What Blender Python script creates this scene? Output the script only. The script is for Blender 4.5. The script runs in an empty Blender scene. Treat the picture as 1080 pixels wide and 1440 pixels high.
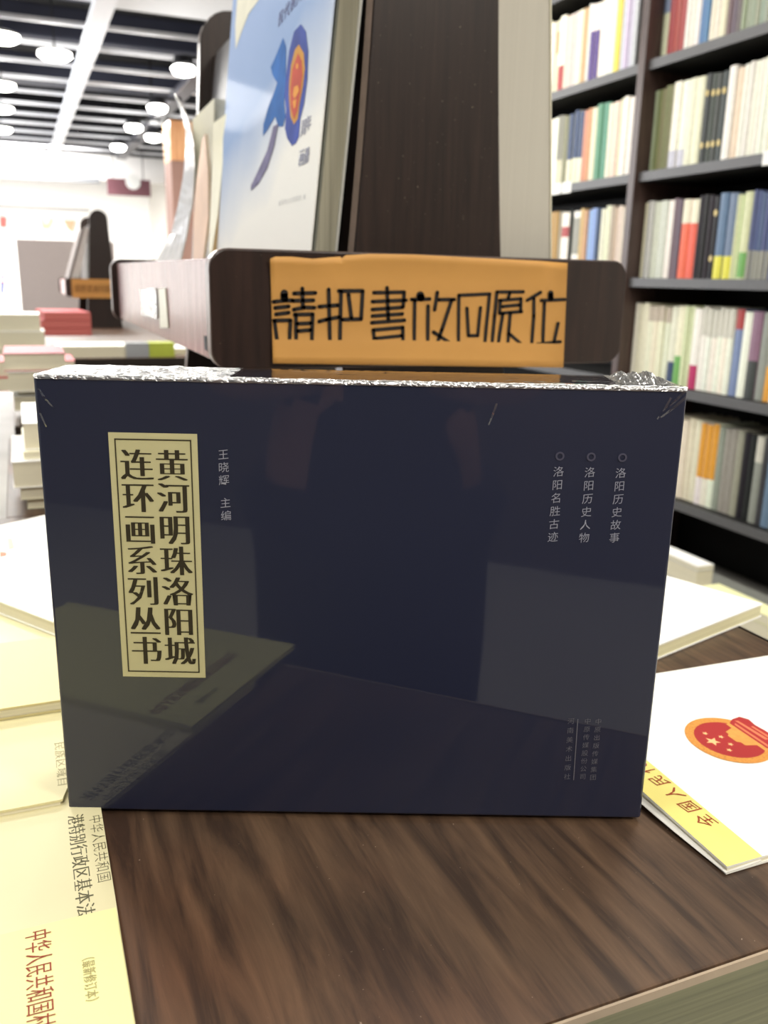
import bpy, bmesh, math, random
from math import sin, cos, radians, pi
from mathutils import Vector, Matrix
rnd = random.Random(7)
sc = bpy.context.scene
col = sc.collection

# ------------------------------------------------------------------ camera
F, PITCH, ROLL, YAW = 1228.0, radians(15.02), radians(1.24), radians(22.5)
CAM = Vector((0, 0, .2605))
fwd = Vector((sin(YAW)*cos(PITCH), cos(YAW)*cos(PITCH), -sin(PITCH)))
r0 = Vector((cos(YAW), -sin(YAW), 0)); u0 = r0.cross(fwd)
RT = r0*cos(ROLL)+u0*sin(ROLL); UP = -r0*sin(ROLL)+u0*cos(ROLL)
cd = bpy.data.cameras.new('camera'); cam = bpy.data.objects.new('camera', cd); col.objects.link(cam)
cam.matrix_world = Matrix(((RT.x, UP.x, -fwd.x, CAM.x), (RT.y, UP.y, -fwd.y, CAM.y), (RT.z, UP.z, -fwd.z, CAM.z), (0, 0, 0, 1)))
cd.sensor_fit = 'VERTICAL'; cd.sensor_height = 24; cd.sensor_width = 18
cd.lens = F/1440*24; cd.clip_start = .01; cd.clip_end = 100
cd.dof.use_dof = True; cd.dof.focus_distance = .385; cd.dof.aperture_fstop = cd.lens/2.2
sc.camera = cam

def ray(px, py): return fwd + RT*((px-540)/F) - UP*((py-720)/F)
def hit(px, py, P, n):
    r = ray(px, py); return CAM + r*((Vector(P)-CAM).dot(n)/r.dot(n))
def hx(px, py, x): return hit(px, py, (x, 0, 0), Vector((1, 0, 0)))
def hy(px, py, y): return hit(px, py, (0, y, 0), Vector((0, 1, 0)))
def hz(px, py, z): return hit(px, py, (0, 0, z), Vector((0, 0, 1)))

# ------------------------------------------------------------------ world, lamps, exposure
w = bpy.data.worlds.new('world'); sc.world = w; w.use_nodes = True
w.node_tree.nodes['Background'].inputs[0].default_value = (.93, .96, 1, 1)
w.node_tree.nodes['Background'].inputs[1].default_value = .5
sc.view_settings.view_transform = 'Standard'; sc.view_settings.look = 'None'
sc.view_settings.exposure = 0; sc.view_settings.gamma = 1; sc.view_settings.use_curve_mapping = False
def area(name, loc, size, power, color=(1, .96, .88), aim=(0, 0, -1), sy=None):
    l = bpy.data.lights.new(name, 'AREA'); l.shape = 'RECTANGLE'; l.size = size; l.size_y = sy or size
    l.energy = power; l.color = color
    o = bpy.data.objects.new(name, l); col.objects.link(o); o.location = loc
    o.rotation_euler = Vector(aim).to_track_quat('-Z', 'Y').to_euler(); return o
# ceiling panel lamps (the fittings are built further down)
LAMPS = [(-.6, .6, 1.97, 18), (1.0, .9, 1.97, 22), (-.6, 3.2, 1.97, 60), (1.0, 3.4, 1.97, 42), (-.4, -1.5, 1.97, 50), (1.4, -1.5, 1.97, 50)]
for i, (x, y, z, p) in enumerate(LAMPS):
    area('ceiling_lamp_light', (x, y, z-.03), .55, p)
area('window_daylight', (-3.4, 9.5, 1.0), 3.0, 300, (.92, .95, 1), (1, .05, -.12), sy=2.2)
hl = area('hall_fill_light', (-.2, 13.6, 1.45), 2.4, 330, (1, .97, .94), (0, 1, -.75)); hl.data.spread = radians(120)  # added fill that washes the far wall bright, no fitting behind it
area('hall_fill_light', (-.3, 7.2, 1.75), 1.6, 170, (1, .97, .92), (0, 0, -1))  # added downward fill for the hall floor and its bounce, no fitting

# ------------------------------------------------------------------ materials
def lin(c): return tuple(((v/255)/12.92 if v/255 <= .04045 else ((v/255+.055)/1.055)**2.4) for v in c)+(1,)
MC = {}
def mat(c, rough=.6, spec=.5, var=.06, scale=30, bump=0, coat=0, metal=0, stretch=(1, 1, 1), emit=0, key=None):
    k = key or (c, rough, spec, var, scale, bump, coat, metal, stretch, emit)
    if k in MC: return MC[k]
    m = bpy.data.materials.new('m'); m.use_nodes = True; nt = m.node_tree; b = nt.nodes['Principled BSDF']
    tc = nt.nodes.new('ShaderNodeTexCoord'); mp = nt.nodes.new('ShaderNodeMapping'); mp.inputs['Scale'].default_value = stretch
    no = nt.nodes.new('ShaderNodeTexNoise'); no.inputs['Scale'].default_value = scale; no.inputs['Detail'].default_value = 4
    nt.links.new(tc.outputs['Object'], mp.inputs[0]); nt.links.new(mp.outputs[0], no.inputs['Vector'])
    rp = nt.nodes.new('ShaderNodeValToRGB'); L = lin(c)
    rp.color_ramp.elements[0].position = .3; rp.color_ramp.elements[1].position = .7
    rp.color_ramp.elements[0].color = tuple(v*(1-var) for v in L[:3])+(1,)
    rp.color_ramp.elements[1].color = tuple(min(1, v*(1+var)) for v in L[:3])+(1,)
    nt.links.new(no.outputs['Fac'], rp.inputs[0]); nt.links.new(rp.outputs[0], b.inputs['Base Color'])
    b.inputs['Roughness'].default_value = rough; b.inputs['Specular IOR Level'].default_value = spec
    b.inputs['Coat Weight'].default_value = coat; b.inputs['Coat Roughness'].default_value = .04; b.inputs['Metallic'].default_value = metal
    if bump:
        bp = nt.nodes.new('ShaderNodeBump'); bp.inputs['Strength'].default_value = bump; bp.inputs['Distance'].default_value = .002
        nt.links.new(no.outputs['Fac'], bp.inputs['Height']); nt.links.new(bp.outputs[0], b.inputs['Normal'])
    if emit:
        b.inputs['Emission Color'].default_value = L; b.inputs['Emission Strength'].default_value = emit
    MC[k] = m; return m

def wood(key, dark, light, stretch, rough=.38, spec=.5, red=None):
    if key in MC: return MC[key]
    m = bpy.data.materials.new(key); m.use_nodes = True; nt = m.node_tree; b = nt.nodes['Principled BSDF']; N = nt.nodes.new; K = nt.links.new
    tc = N('ShaderNodeTexCoord'); mp = N('ShaderNodeMapping'); mp.inputs['Scale'].default_value = stretch; K(tc.outputs['Object'], mp.inputs[0])
    n1 = N('ShaderNodeTexNoise'); n1.inputs['Scale'].default_value = 1; n1.inputs['Detail'].default_value = 8; n1.inputs['Roughness'].default_value = .62; n1.inputs['Distortion'].default_value = .4
    K(mp.outputs[0], n1.inputs['Vector'])
    r = N('ShaderNodeValToRGB'); e = r.color_ramp.elements; e[0].position = .36; e[1].position = .66; e[0].color = lin(dark); e[1].color = lin(light); K(n1.outputs['Fac'], r.inputs[0])
    out = r.outputs[0]
    if red:
        n2 = N('ShaderNodeTexNoise'); n2.inputs['Scale'].default_value = 5; n2.inputs['Detail'].default_value = 3; K(tc.outputs['Object'], n2.inputs['Vector'])
        r2 = N('ShaderNodeValToRGB'); r2.color_ramp.elements[0].position = .45; r2.color_ramp.elements[1].position = .7; K(n2.outputs['Fac'], r2.inputs[0])
        mx = N('ShaderNodeMixRGB'); mx.blend_type = 'MULTIPLY'; mx.inputs[2].default_value = red; K(r2.outputs[0], mx.inputs[0]); K(out, mx.inputs[1]); out = mx.outputs[0]
    n3 = N('ShaderNodeTexNoise'); n3.inputs['Scale'].default_value = 420; n3.inputs['Detail'].default_value = 2; K(tc.outputs['Object'], n3.inputs['Vector'])
    r3 = N('ShaderNodeValToRGB'); r3.color_ramp.elements[0].position = .74; r3.color_ramp.elements[1].position = .8; r3.color_ramp.elements[1].color = (.5, .42, .33, 1); K(n3.outputs['Fac'], r3.inputs[0])
    ad = N('ShaderNodeMixRGB'); ad.blend_type = 'ADD'; ad.inputs[0].default_value = .5; K(out, ad.inputs[1]); K(r3.outputs[0], ad.inputs[2]); K(ad.outputs[0], b.inputs['Base Color'])
    b.inputs['Roughness'].default_value = rough; b.inputs['Specular IOR Level'].default_value = spec
    bp = N('ShaderNodeBump'); bp.inputs['Strength'].default_value = .12; bp.inputs['Distance'].default_value = .001; K(n1.outputs['Fac'], bp.inputs['Height']); K(bp.outputs[0], b.inputs['Normal'])
    MC[key] = m; return m
W_TABLE = wood('table_wood', (54, 40, 31), (98, 76, 58), (95, 9, 9), .42, .35, red=(1.15, .85, .75, 1))
W_RACK = wood('rack_wood', (32, 21, 18), (50, 34, 29), (90, 8, 6), .33, .5)
W_RACKV = wood('rack_wood_upright', (30, 21, 18), (47, 34, 29), (150, 60, 7), .36, .4)
W_POST = wood('post_wood', (62, 46, 42), (84, 66, 60), (60, 60, 6), .4, .5)
M_BLACK = mat((18, 18, 18), .6, .3)
M_SHELF = mat((92, 92, 94), .45, .4, .05, 60)
M_PAGE = mat((226, 222, 205), .85, .2, .12, 1, stretch=(1, 1, 900))
M_WHITE = mat((240, 240, 236), .6, .3, .02)
M_INK = mat((22, 20, 18), .5, .3)

# ------------------------------------------------------------------ mesh helpers
class MB:
    def __init__(s): s.v = []; s.f = []
    def add(s, vs, fs):
        n = len(s.v); s.v += [tuple(v) for v in vs]; s.f += [tuple(n+i for i in f) for f in fs]; return s
    def box(s, a, b, M=None):
        x0, y0, z0 = a; x1, y1, z1 = b
        vs = [Vector(p) for p in ((x0, y0, z0), (x1, y0, z0), (x1, y1, z0), (x0, y1, z0), (x0, y0, z1), (x1, y0, z1), (x1, y1, z1), (x0, y1, z1))]
        if M is not None: vs = [M @ v for v in vs]
        return s.add(vs, [(0, 3, 2, 1), (4, 5, 6, 7), (0, 1, 5, 4), (1, 2, 6, 5), (2, 3, 7, 6), (3, 0, 4, 7)])
    def prism(s, poly, axis, a, b, M=None):
        # poly: 2D points; axis: 'x','y','z' extrusion between a and b
        def P(p, t): 
            v = {'x': (t, p[0], p[1]), 'y': (p[0], t, p[1]), 'z': (p[0], p[1], t)}[axis]
            v = Vector(v); return M @ v if M is not None else v
        n = len(poly)
        return s.add([P(p, a) for p in poly]+[P(p, b) for p in poly], [tuple(range(n)), tuple(range(2*n-1, n-1, -1))]+[(i, (i+n) , (i+1) % n+n, (i+1) % n) for i in range(n)])
    def lathe(s, prof, c=(0, 0, 0), n=24):
        vs = []; fs = []
        for r, z in prof:
            for i in range(n): vs.append((c[0]+r*cos(2*pi*i/n), c[1]+r*sin(2*pi*i/n), c[2]+z))
        for j in range(len(prof)-1):
            for i in range(n): fs.append((j*n+i, j*n+(i+1) % n, (j+1)*n+(i+1) % n, (j+1)*n+i))
        fs.append(tuple(range(n))[::-1]); fs.append(tuple((len(prof)-1)*n+i for i in range(n)))
        return s.add(vs, fs)
    def build(s, name, m, parent=None, bevel=0, smooth=False, seg=2):
        me = bpy.data.meshes.new(name); me.from_pydata(s.v, [], s.f); 
        bm = bmesh.new(); bm.from_mesh(me); bmesh.ops.recalc_face_normals(bm, faces=bm.faces)
        if bevel: bmesh.ops.bevel(bm, geom=list(bm.edges), offset=bevel, segments=seg, affect='EDGES', profile=.5, clamp_overlap=True)
        bm.to_mesh(me); bm.free(); me.materials.append(m)
        if smooth or bevel:
            for p in me.polygons: p.use_smooth = smooth
        o = bpy.data.objects.new(name, me); col.objects.link(o)
        if parent is not None: o.parent = parent; o.matrix_parent_inverse = Matrix.Translation(parent.location).inverted() if parent.rotation_euler.z == 0 and not parent.get('_l') else Matrix()
        return o
def tag(o, label=None, cat=None, group=None, kind=None):
    if label: o['label'] = label
    if cat: o['category'] = cat
    if group: o['group'] = group
    if kind: o['kind'] = kind
    return o
def empty(name, loc, label, cat, group=None, rz=0, local=False):
    """Empty at a thing's base; local=True means children are built in its own coordinates"""
    o = bpy.data.objects.new(name, None); col.objects.link(o); o.location = loc; o.rotation_euler = (0, 0, rz); o.empty_display_size = .05
    if local or rz: o['_l'] = 1
    return tag(o, label, cat, group)
def flat(o):
    if '_l' in o: del o['_l']
def rrect(x0, z0, x1, z1, r, n=6, corners=(1, 1, 1, 1)):
    pts = []
    for (cx, cz, a0, on) in ((x1-r, z1-r, 0, corners[0]), (x0+r, z1-r, 90, corners[1]), (x0+r, z0+r, 180, corners[2]), (x1-r, z0+r, 270, corners[3])):
        if on:
            for i in range(n+1): a = radians(a0+90*i/n); pts.append((cx+r*cos(a), cz+r*sin(a)))
        else: pts.append((cx+(r if a0 in (0, 270) else -r), cz+(r if a0 in (0, 90) else -r)))
    return pts
# --- lettering: glyphs of the built-in font turned into flat mesh, mapped by a function (u,v in 0..1 of the cell) -> 3D
GC = {}
def glyph(ch, off=0., wide=0.):
    k = (ch, off, wide)
    if k in GC: return GC[k]
    cu = bpy.data.curves.new('g', 'FONT'); cu.body = ch; cu.size = 1; cu.resolution_u = 2; cu.offset = off
    ob = bpy.data.objects.new('g', cu); col.objects.link(ob)
    bpy.context.view_layer.update()
    me = bpy.data.meshes.new_from_object(ob.evaluated_get(bpy.context.evaluated_depsgraph_get()))
    V = [(v.co.x, (v.co.y+.12)) for v in me.vertices]; Fc = [tuple(p.vertices) for p in me.polygons]
    vs, fs = list(V), list(Fc)
    if wide:
        for d in (-wide, -wide/2, wide/2, wide):
            n = len(vs); vs += [(x+d, y) for x, y in V]; fs += [tuple(n+i for i in f) for f in Fc]
    col.objects.unlink(ob); bpy.data.objects.remove(ob); bpy.data.curves.remove(cu); bpy.data.meshes.remove(me)
    GC[k] = (vs, fs); return GC[k]
def put(mb, ch, fn, off=0., wide=0.):
    vs, fs = glyph(ch, off, wide); pts = [Vector(fn(x, y)) for x, y in vs]
    if wide:        # widened copies lie a hair lower than the first layer so that no two layers coincide
        o_ = Vector(fn(0, 0)); nn = (Vector(fn(1, 0))-o_).cross(Vector(fn(0, 1))-o_).normalized(); k = len(pts)//5
        if nn.dot(CAM-o_) > 0: nn = -nn
        for i in range(k, len(pts)): pts[i] = pts[i]+nn*(.000012*(i//k))
    mb.add(pts, fs)

# ------------------------------------------------------------------ the setting
FL = -.75
def struct(name, mb, m, **k): return tag(mb.build(name, m, **k), kind='structure')
fl = struct('floor', MB().box((-5, -5, FL-.05), (3.0, 18, FL)), mat((168, 166, 160), .25, .5, .08, 3))
struct('wall_far', MB().box((-5, 17.6, FL), (3.0, 17.75, 3.1)), mat((238, 236, 232), .8, .3, .02, 2))
struct('wall_right', MB().box((2.42, -5, FL), (2.55, 18, 3.1)), mat((222, 218, 210), .8, .3, .03, 2))
struct('wall_back', MB().box((-5, -2.45, FL), (2.42, -2.3, 3.0)), mat((84, 74, 66), .7, .3, .2, 3))
struct('wall_left', MB().box((-4.6, 2.5, FL), (-4.45, 18, 3.1)), mat((236, 236, 238), .8, .3, .02, 2))
struct('ceiling', MB().box((-5, -5, 3.0), (3.0, 18, 3.1)), mat((22, 22, 26), .8, .2, .2, 2))
# dropped white ceiling near, stepping back beside the open slatted part
struct('trim_1', MB().box((-5, -2.3, 2.0), (2.42, 5.6, 2.05)), mat((236, 238, 242), .7, .3, .02, 2))
struct('trim_2', MB().box((.72, 5.6, 2.0), (2.42, 6.88, 2.05)), mat((236, 238, 242), .7, .3, .02, 2))
# bulkhead closing the open ceiling
struct('trim_3', MB().box((-4.45, 15.3, 1.66), (2.42, 15.45, 2.03)), mat((236, 234, 232), .7, .3, .02, 2))
struct('trim_6', MB().box((-4.45, 15.3, 2.03), (2.42, 15.45, 3.0)), mat((24, 24, 28), .8, .2, .2, 2))
struct('trim_7', MB().box((2.36, 6.9, 2.03), (2.419, 15.3, 3.0)), mat((24, 24, 28), .8, .2, .2, 2))
struct('trim_4', MB().box((-4.45, 15.22, 1.60), (1.35, 15.30, 1.67)), mat((120, 122, 126), .5, .4, .02, 2))
struct('trim_5', MB().box((-4.45, 16.9, 1.27), (1.3, 17.0, 1.31)), mat((130, 128, 126), .5, .4, .02, 2))

# open ceiling: slats, carriers, ducts
sl = empty('ceiling_slat_grid', (0, 10.5, 2.0), 'white painted slat grid hung under the dark open ceiling at the left', 'ceiling grid')
ms = mat((244, 245, 250), .5, .4, .02)
y = 6.05
while y < 15.2:
    MB().box((-3.4, y-.022, 2.001), (2.35, y+.022, 2.03)).build('slat', ms, sl); y += .715
MB().box((.62, 5.6, 1.94), (.75, 15.2, 2.0)).build('carrier', ms, sl)
MB().box((-2.6, 5.6, 1.94), (-2.5, 15.2, 2.0)).build('carrier', ms, sl)
du = empty('air_duct', (0, 7, 2.5), 'bluish grey sheet metal air ducts above the ceiling slats', 'duct')
for yy in (7.0, 8.6, 10.4, 12.6): MB().box((-3.2, yy-.22, 2.5), (2.3, yy+.22, 2.8)).build('duct_run', mat((58, 60, 74), .6, .3, .1, 2), du, bevel=.02)
MB().box((-.5, 6.9, 2.35), (-.2, 12.9, 2.499)).build('duct_trunk', mat((46, 46, 54), .6, .3, .1, 2), du, bevel=.02)
tr = empty('track_rail', (1.62, 9, 2.0), 'dark grey lamp track running along the ceiling slats towards the far end', 'lamp track')
MB().box((1.55, 6.9, 1.90), (1.69, 14.6, 1.97)).build('rail', mat((62, 62, 72), .4, .4), tr, bevel=.005)
for yy in (7.6, 11.2, 13.8): MB().box((1.61, yy, 1.971), (1.63, yy+.02, 3.0)).build('hanger', M_BLACK, tr)

def glow(loc, power, r=.05):
    l = bpy.data.lights.new('lamp_bulb_light', 'POINT'); l.energy = power; l.shadow_soft_size = r; l.color = (1, .98, .94)
    o = bpy.data.objects.new('lamp_bulb_light', l); col.objects.link(o); o.location = loc
M_LAMP = mat((255, 252, 244), .4, .3, 0, emit=14); M_CAN = mat((30, 30, 34), .5, .4)
def pendant(px, py, label, z=1.88, r=.16):
    p = hz(px, py, z)
    e = empty('pendant_lamp', (p.x, p.y, z), label, 'ceiling lamp', 'round ceiling lamps in the open ceiling')
    MB().lathe([(.02, .05), (r*.5, .045), (r, .022), (r, .012)], (p.x, p.y, z), 28).build('shade', M_WHITE, e, smooth=False)
    MB().lathe([(r*.99, .0115), (r*1.0, -.012), (r*.7, -.035), (.01, -.04)], (p.x, p.y, z), 28).build('diffuser', M_LAMP, e)
    MB().lathe([(.007, .051), (.007, 1.1)], (p.x, p.y, z), 8).build('stem', M_CAN, e)
    glow((p.x, p.y, z-.10), 9)
pendant(77, 77, 'round white glowing ceiling lamp hanging alone left of the white carrier beam', r=.125)
for (px, py, lb) in ((3, 52, 'glowing ceiling lamp cut by the left edge, highest of four'), (2, 120, 'glowing ceiling lamp cut by the left edge, second from the top'), (2, 153, 'glowing ceiling lamp cut by the left edge, third from the top'), (2, 182, 'glowing ceiling lamp cut by the left edge, lowest of four')): pendant(px, py, lb, r=.12)
def spot(px, py, label, r=.085):
    z = 1.82; p = hz(px, py, z); tx = 1.62
    e = empty('track_spotlight', (p.x, p.y, z), label, 'spotlight', 'spotlights on the ceiling track')
    MB().lathe([(.03, .072), (r*.8, .068), (r, .014), (r*.9, .0)], (p.x, p.y, z), 20).build('lamp_can', M_CAN, e)
    MB().lathe([(r*.88, -.0005), (r*1.15, -.02), (r*.9, -.06), (.01, -.075)], (p.x, p.y, z), 20).build('lens', M_LAMP, e)
    MB().box((min(tx-.01, p.x-.01), p.y-.012, z+.055), (max(tx+.01, p.x+.01), p.y+.012, 1.8985)).build('bracket', M_CAN, e)
    glow((p.x, p.y, z-.14), 7)
for (px, py, lb) in ((258, 93, 'brightest glowing spotlight beside the top of the far rack upright'), (221, 148, 'glowing spotlight second in the row down the track'), (188, 176, 'glowing spotlight third in the row, above the sign'), (215, 190, 'glowing spotlight nearest the orange wood panel'), (166, 204, 'glowing spotlight farthest down the track')): spot(px, py, lb)
# ceiling panel lamps above the displays (the lamps that light the books)
for i, (x, yy, z, p) in enumerate(LAMPS):
    e = empty('ceiling_panel_lamp', (x, yy, z), 'square white ceiling panel lamp, '+['above the near table', 'above the near bookcase', 'left over the second aisle', 'above the far bookcase', 'behind the viewer at the left', 'behind the viewer at the right'][i], 'ceiling lamp', 'panel lamps in the white ceiling')
    MB().box((x-.3, yy-.3, z), (x+.3, yy+.3, z+.03)).build('frame', M_WHITE, e, bevel=.004)
# hanging sign far away
p0 = hy(150, 250, 14.6); p1 = hy(212, 277, 14.6)
sg = empty('hanging_sign', ((p0.x+p1.x)/2, 14.6, p1.z), 'dull red hanging sign board with a pale notch, far down the aisle', 'sign')
MB().box((p0.x, 14.58, p1.z), (p1.x, 14.62, p0.z)).build('board', mat((112, 70, 78), .5, .4), sg, bevel=.005)
c = hy(187, 256, 14.57); MB().prism([(c.x+.11*cos(a*pi/9), c.z+.11*sin(a*pi/9)) for a in range(18)], 'y', 14.56, 14.578).build('badge', M_WHITE, sg)
for xx in (p0.x+.1, p1.x-.1): MB().box((xx-.006, 14.594, p0.z), (xx+.006, 14.606, 3.0)).build('wire', M_CAN, sg)
# partition board
p0 = hy(22, 336, 12.5); p1 = hy(112, 462, 12.5)
pt = empty('partition_board', ((p0.x+p1.x)/2, 12.5, FL), 'pale grey free standing partition board far behind at the left', 'partition')
MB().box((p0.x, 12.47, FL+.06), (p1.x+.5, 12.53, p0.z)).build('panel', mat((150, 138, 132), .7, .3, .03), pt, bevel=.005)
for xx in (p0.x+.1, p1.x+.4): MB().box((xx, 12.3, FL), (xx+.06, 12.7, FL+.06)).build('foot', M_CAN, pt)
# decorations on the far wall
def deco(pts, c, label, name='wall_poster', cat='poster', y=17.5):
    P = [hy(a, b, y) for a, b in pts]
    mb = MB(); n = len(P); mb.add([(p.x, y, p.z) for p in P]+[(p.x, y+.03, p.z) for p in P], [tuple(range(n)), tuple(range(2*n-1, n-1, -1))]+[(i, i+n, (i+1) % n+n, (i+1) % n) for i in range(n)])
    return tag(mb.build(name, mat(c, .6, .3)), label, cat)
deco([(0, 304), (9, 305), (9, 320), (0, 319)], (190, 90, 84), 'small red poster on the far wall at the left edge')
deco([(56, 306), (60, 308), (61, 314), (68, 314), (70, 307), (75, 308), (70, 322), (60, 322)], (232, 200, 140), 'pale gold crown shaped decoration on the far wall', 'wall_decoration', 'decoration')
deco([(89, 309), (106, 310), (102, 327), (95, 322)], (226, 150, 120), 'salmon coloured pennant decoration on the far wall', 'wall_pennant', 'pennant')
deco([(0, 385), (8, 387), (6, 414), (0, 413)], (60, 64, 90), 'dark blue standee low down at the left edge', 'standee', 'standee', 14)
deco([(2, 392), (14, 393), (14, 397), (2, 396)], (200, 110, 100), 'small red shelf card beside the dark blue standee', 'shelf_card', 'card', 13.97)

# ------------------------------------------------------------------ display tables
def table(x0, x1, y0, y1, z1, label, edge=.045, m=W_TABLE, band=(112, 112, 84), name='display_table', ins=.06):
    e = empty(name, ((x0+x1)/2, (y0+y1)/2, FL), label, 'table')
    MB().box((x0, y0, z1-edge), (x1, y1, z1)).build('tabletop', m, e, bevel=.0012)
    MB().box((x0, y0-.0015, z1-edge-.03), (x1, y0-.0002, z1-.0015)).build('edge_band', mat(band, .3, .5, .25, 20, stretch=(.3, 1, 30)), e)
    MB().box((x0+ins, y0+.06, FL+.05), (x1-.06, y1-.06, z1-edge)).build('cabinet_base', W_RACK, e, bevel=.003)
    MB().box((x0+ins+.03, y0+.09, FL), (x1-.09, y1-.09, FL+.05)).build('plinth', M_BLACK, e)
    return e
TA = table(-.30, .507, .215, 1.0, 0, 'nearest dark brown wood grain display table carrying the navy boxed set')
MB().box((.01, .2125, -.0035), (.507, .2136, .0004)).build('front_lipping', mat((168, 150, 128), .35, .5, .1, 40), TA)
MB().box((.5072, .215, -.04), (.5085, 1.0, .0005)).build('side_lipping', mat((30, 26, 26), .4, .4), TA)
table(-.03, .60, 1.0015, 1.50, 0, 'dark display table behind the nearest one, under the far half of the rack', ins=.3)
table(-.022, .75, 1.62, 2.35, .0, 'dark edged display table at the left, under white book stacks', band=(44, 36, 32), ins=.35)
table(-.2, 1.0, 2.87, 3.9, .0, 'dark edged display table farther left, under pale books and a grey box', band=(40, 34, 30), ins=.55)
table(-.3, 1.1, 5.6, 7.6, -.115, 'farthest display table, carrying red books and the small far rack', band=(60, 40, 36), ins=.6)

# ------------------------------------------------------------------ book rack
EDGE_LIT = mat((116, 98, 90), .28, .6, .15, 60)  # board edges lightened: the light falling on them is put into the colour
def rack(loc, label, scale=1.):
    """tapered end uprights, crossing tray ends, trays both sides, leaning back boards. local coords: x centre 0, y 0 = near face of tray end, z 0 = table"""
    e = empty('book_rack', loc, label, 'book rack', local=True); e.scale = (scale,)*3
    HW, L, Z0, Z1 = .209, .845, .182, .281
    def half(z): 
        t = z/.62; return .104*(1-t)**1.0+.052*t + (.006*math.sin(pi*t)*-1)
    for (ya, yb) in ((.018, .038), (L-.038, L-.018)):
        pts = [(half(.62*i/14), .62*i/14) for i in range(15)]
        top = [(.052*cos(radians(a)), .62+.052*sin(radians(a))) for a in range(15, 180, 15)]
        poly = pts+top+[(-x, z) for x, z in pts[::-1]]
        MB().prism(poly, 'y', ya, yb).build('upright', W_RACKV, e, bevel=.0015)
        eb = MB(); n = len(poly); c0 = (0, .3)
        for k in range(n-1):
            (xa, za), (xb, zb_) = poly[k], poly[k+1]
            ox = lambda x: x+(.0007 if x > 0 else -.0007)
            eb.add([(ox(xa), ya+.002, za+.0006), (ox(xb), ya+.002, zb_+.0006), (ox(xb), yb-.002, zb_+.0006), (ox(xa), yb-.002, za+.0006)], [(0, 1, 2, 3)])
        eb.build('lit_edge_strip', EDGE_LIT, e)
    for (ya, yb) in ((0, .018), (L-.018, L)):
        MB().prism(rrect(-HW, Z0, HW, Z1, .016), 'y', ya, yb).build('tray_end', W_RACK, e, bevel=.0012)
        MB().prism(rrect(-HW-.0006, Z0-.0006, HW+.0006, Z1+.0006, .0166), 'y', ya+.0016, yb-.0016).build('lit_edge_strip', EDGE_LIT, e)
    for s in (-1, 1):
        MB().box((min(s*(HW-.010), s*(HW-.023)), .0185, Z0+.003), (max(s*(HW-.010), s*(HW-.023)), L-.0185, Z1-.007)).build('tray_lip', wood('lip_wood_lit', (142, 102, 100), (184, 146, 142), (7, 160, 7), .25, .6), e, bevel=.0012)  # lip wood paler and pinker: strong light and reddish reflection put into its colour
        MB().box((min(s*.02, s*(HW-.0235)), .0385, Z0+.004), (max(s*.02, s*(HW-.0235)), L-.0385, Z0+.014)).build('tray_floor', W_RACK, e)
        a, b = .078, .034
        MB().add([(s*a, .0385, Z0+.0145), (s*(a-.012), .0385, Z0+.0145), (s*(b-.012), .0385, .60), (s*b, .0385, .60), (s*a, L-.0385, Z0+.0145), (s*(a-.012), L-.0385, Z0+.0145), (s*(b-.012), L-.0385, .60), (s*b, L-.0385, .60)],
                 [(0, 1, 2, 3), (4, 7, 6, 5), (0, 4, 5, 1), (1, 5, 6, 2), (2, 6, 7, 3), (3, 7, 4, 0)]).build('back_board', W_RACKV, e)
    return e
RX = .358; RY = .747
R1 = rack((RX, RY, 0), 'near dark wood book rack with tapered upright, behind the navy boxed set')
R2 = rack((.545, 6.4, -.115), 'small looking far dark wood book rack at the left, its orange sign facing out', 1.15)
# screw recess + label holder on the near rack's left lip
xl = RX-.199
def lipq(pts, off):
    return [hx(a, b, xl-off) for a, b in pts]
def slab(pts3, n, t):
    n = Vector(n)*t; k = len(pts3)
    return MB().add([Vector(p) for p in pts3]+[Vector(p)+n for p in pts3], [tuple(range(k)), tuple(range(2*k-1, k-1, -1))]+[(i, i+k, (i+1) % k+k, (i+1) % k) for i in range(k)])
def glassy(name, rough=.06, tint=(1, 1, 1, 1), alpha=.75, bump=0., bs=60):
    if name in MC: return MC[name]
    m = bpy.data.materials.new(name); m.use_nodes = True; nt = m.node_tree; N = nt.nodes.new; K = nt.links.new
    nt.nodes.remove(nt.nodes['Principled BSDF']); out = nt.nodes['Material Output']
    t = N('ShaderNodeBsdfTransparent'); t.inputs[0].default_value = tint; g = N('ShaderNodeBsdfGlossy'); g.inputs['Roughness'].default_value = rough
    fr = N('ShaderNodeFresnel'); fr.inputs[0].default_value = 1.5; ad = N('ShaderNodeMath'); ad.operation = 'ADD'; ad.inputs[1].default_value = 1-alpha; ad.use_clamp = True; K(fr.outputs[0], ad.inputs[0])
    mx = N('ShaderNodeMixShader'); K(ad.outputs[0], mx.inputs[0]); K(t.outputs[0], mx.inputs[1]); K(g.outputs[0], mx.inputs[2]); K(mx.outputs[0], out.inputs[0])
    if bump:
        tc = N('ShaderNodeTexCoord'); n = N('ShaderNodeTexNoise'); n.inputs['Scale'].default_value = bs; n.inputs['Distortion'].default_value = 1.5; K(tc.outputs['Object'], n.inputs['Vector'])
        b = N('ShaderNodeBump'); b.inputs['Strength'].default_value = bump; b.inputs['Distance'].default_value = .003; K(n.outputs['Fac'], b.inputs['Height']); K(b.outputs[0], g.inputs['Normal']); K(b.outputs[0], fr.inputs['Normal'])
    MC[name] = m; return m
def addto(o, parent):
    """parent a world-coordinates mesh under a local-coordinates thing"""
    o.parent = parent; bpy.context.view_layer.update(); o.matrix_parent_inverse = parent.matrix_world.inverted(); return o
lh = empty('label_holder', hx(215, 480, xl-.001), 'crumpled clear plastic label holder stuck on the near rack side', 'label holder')
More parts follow.
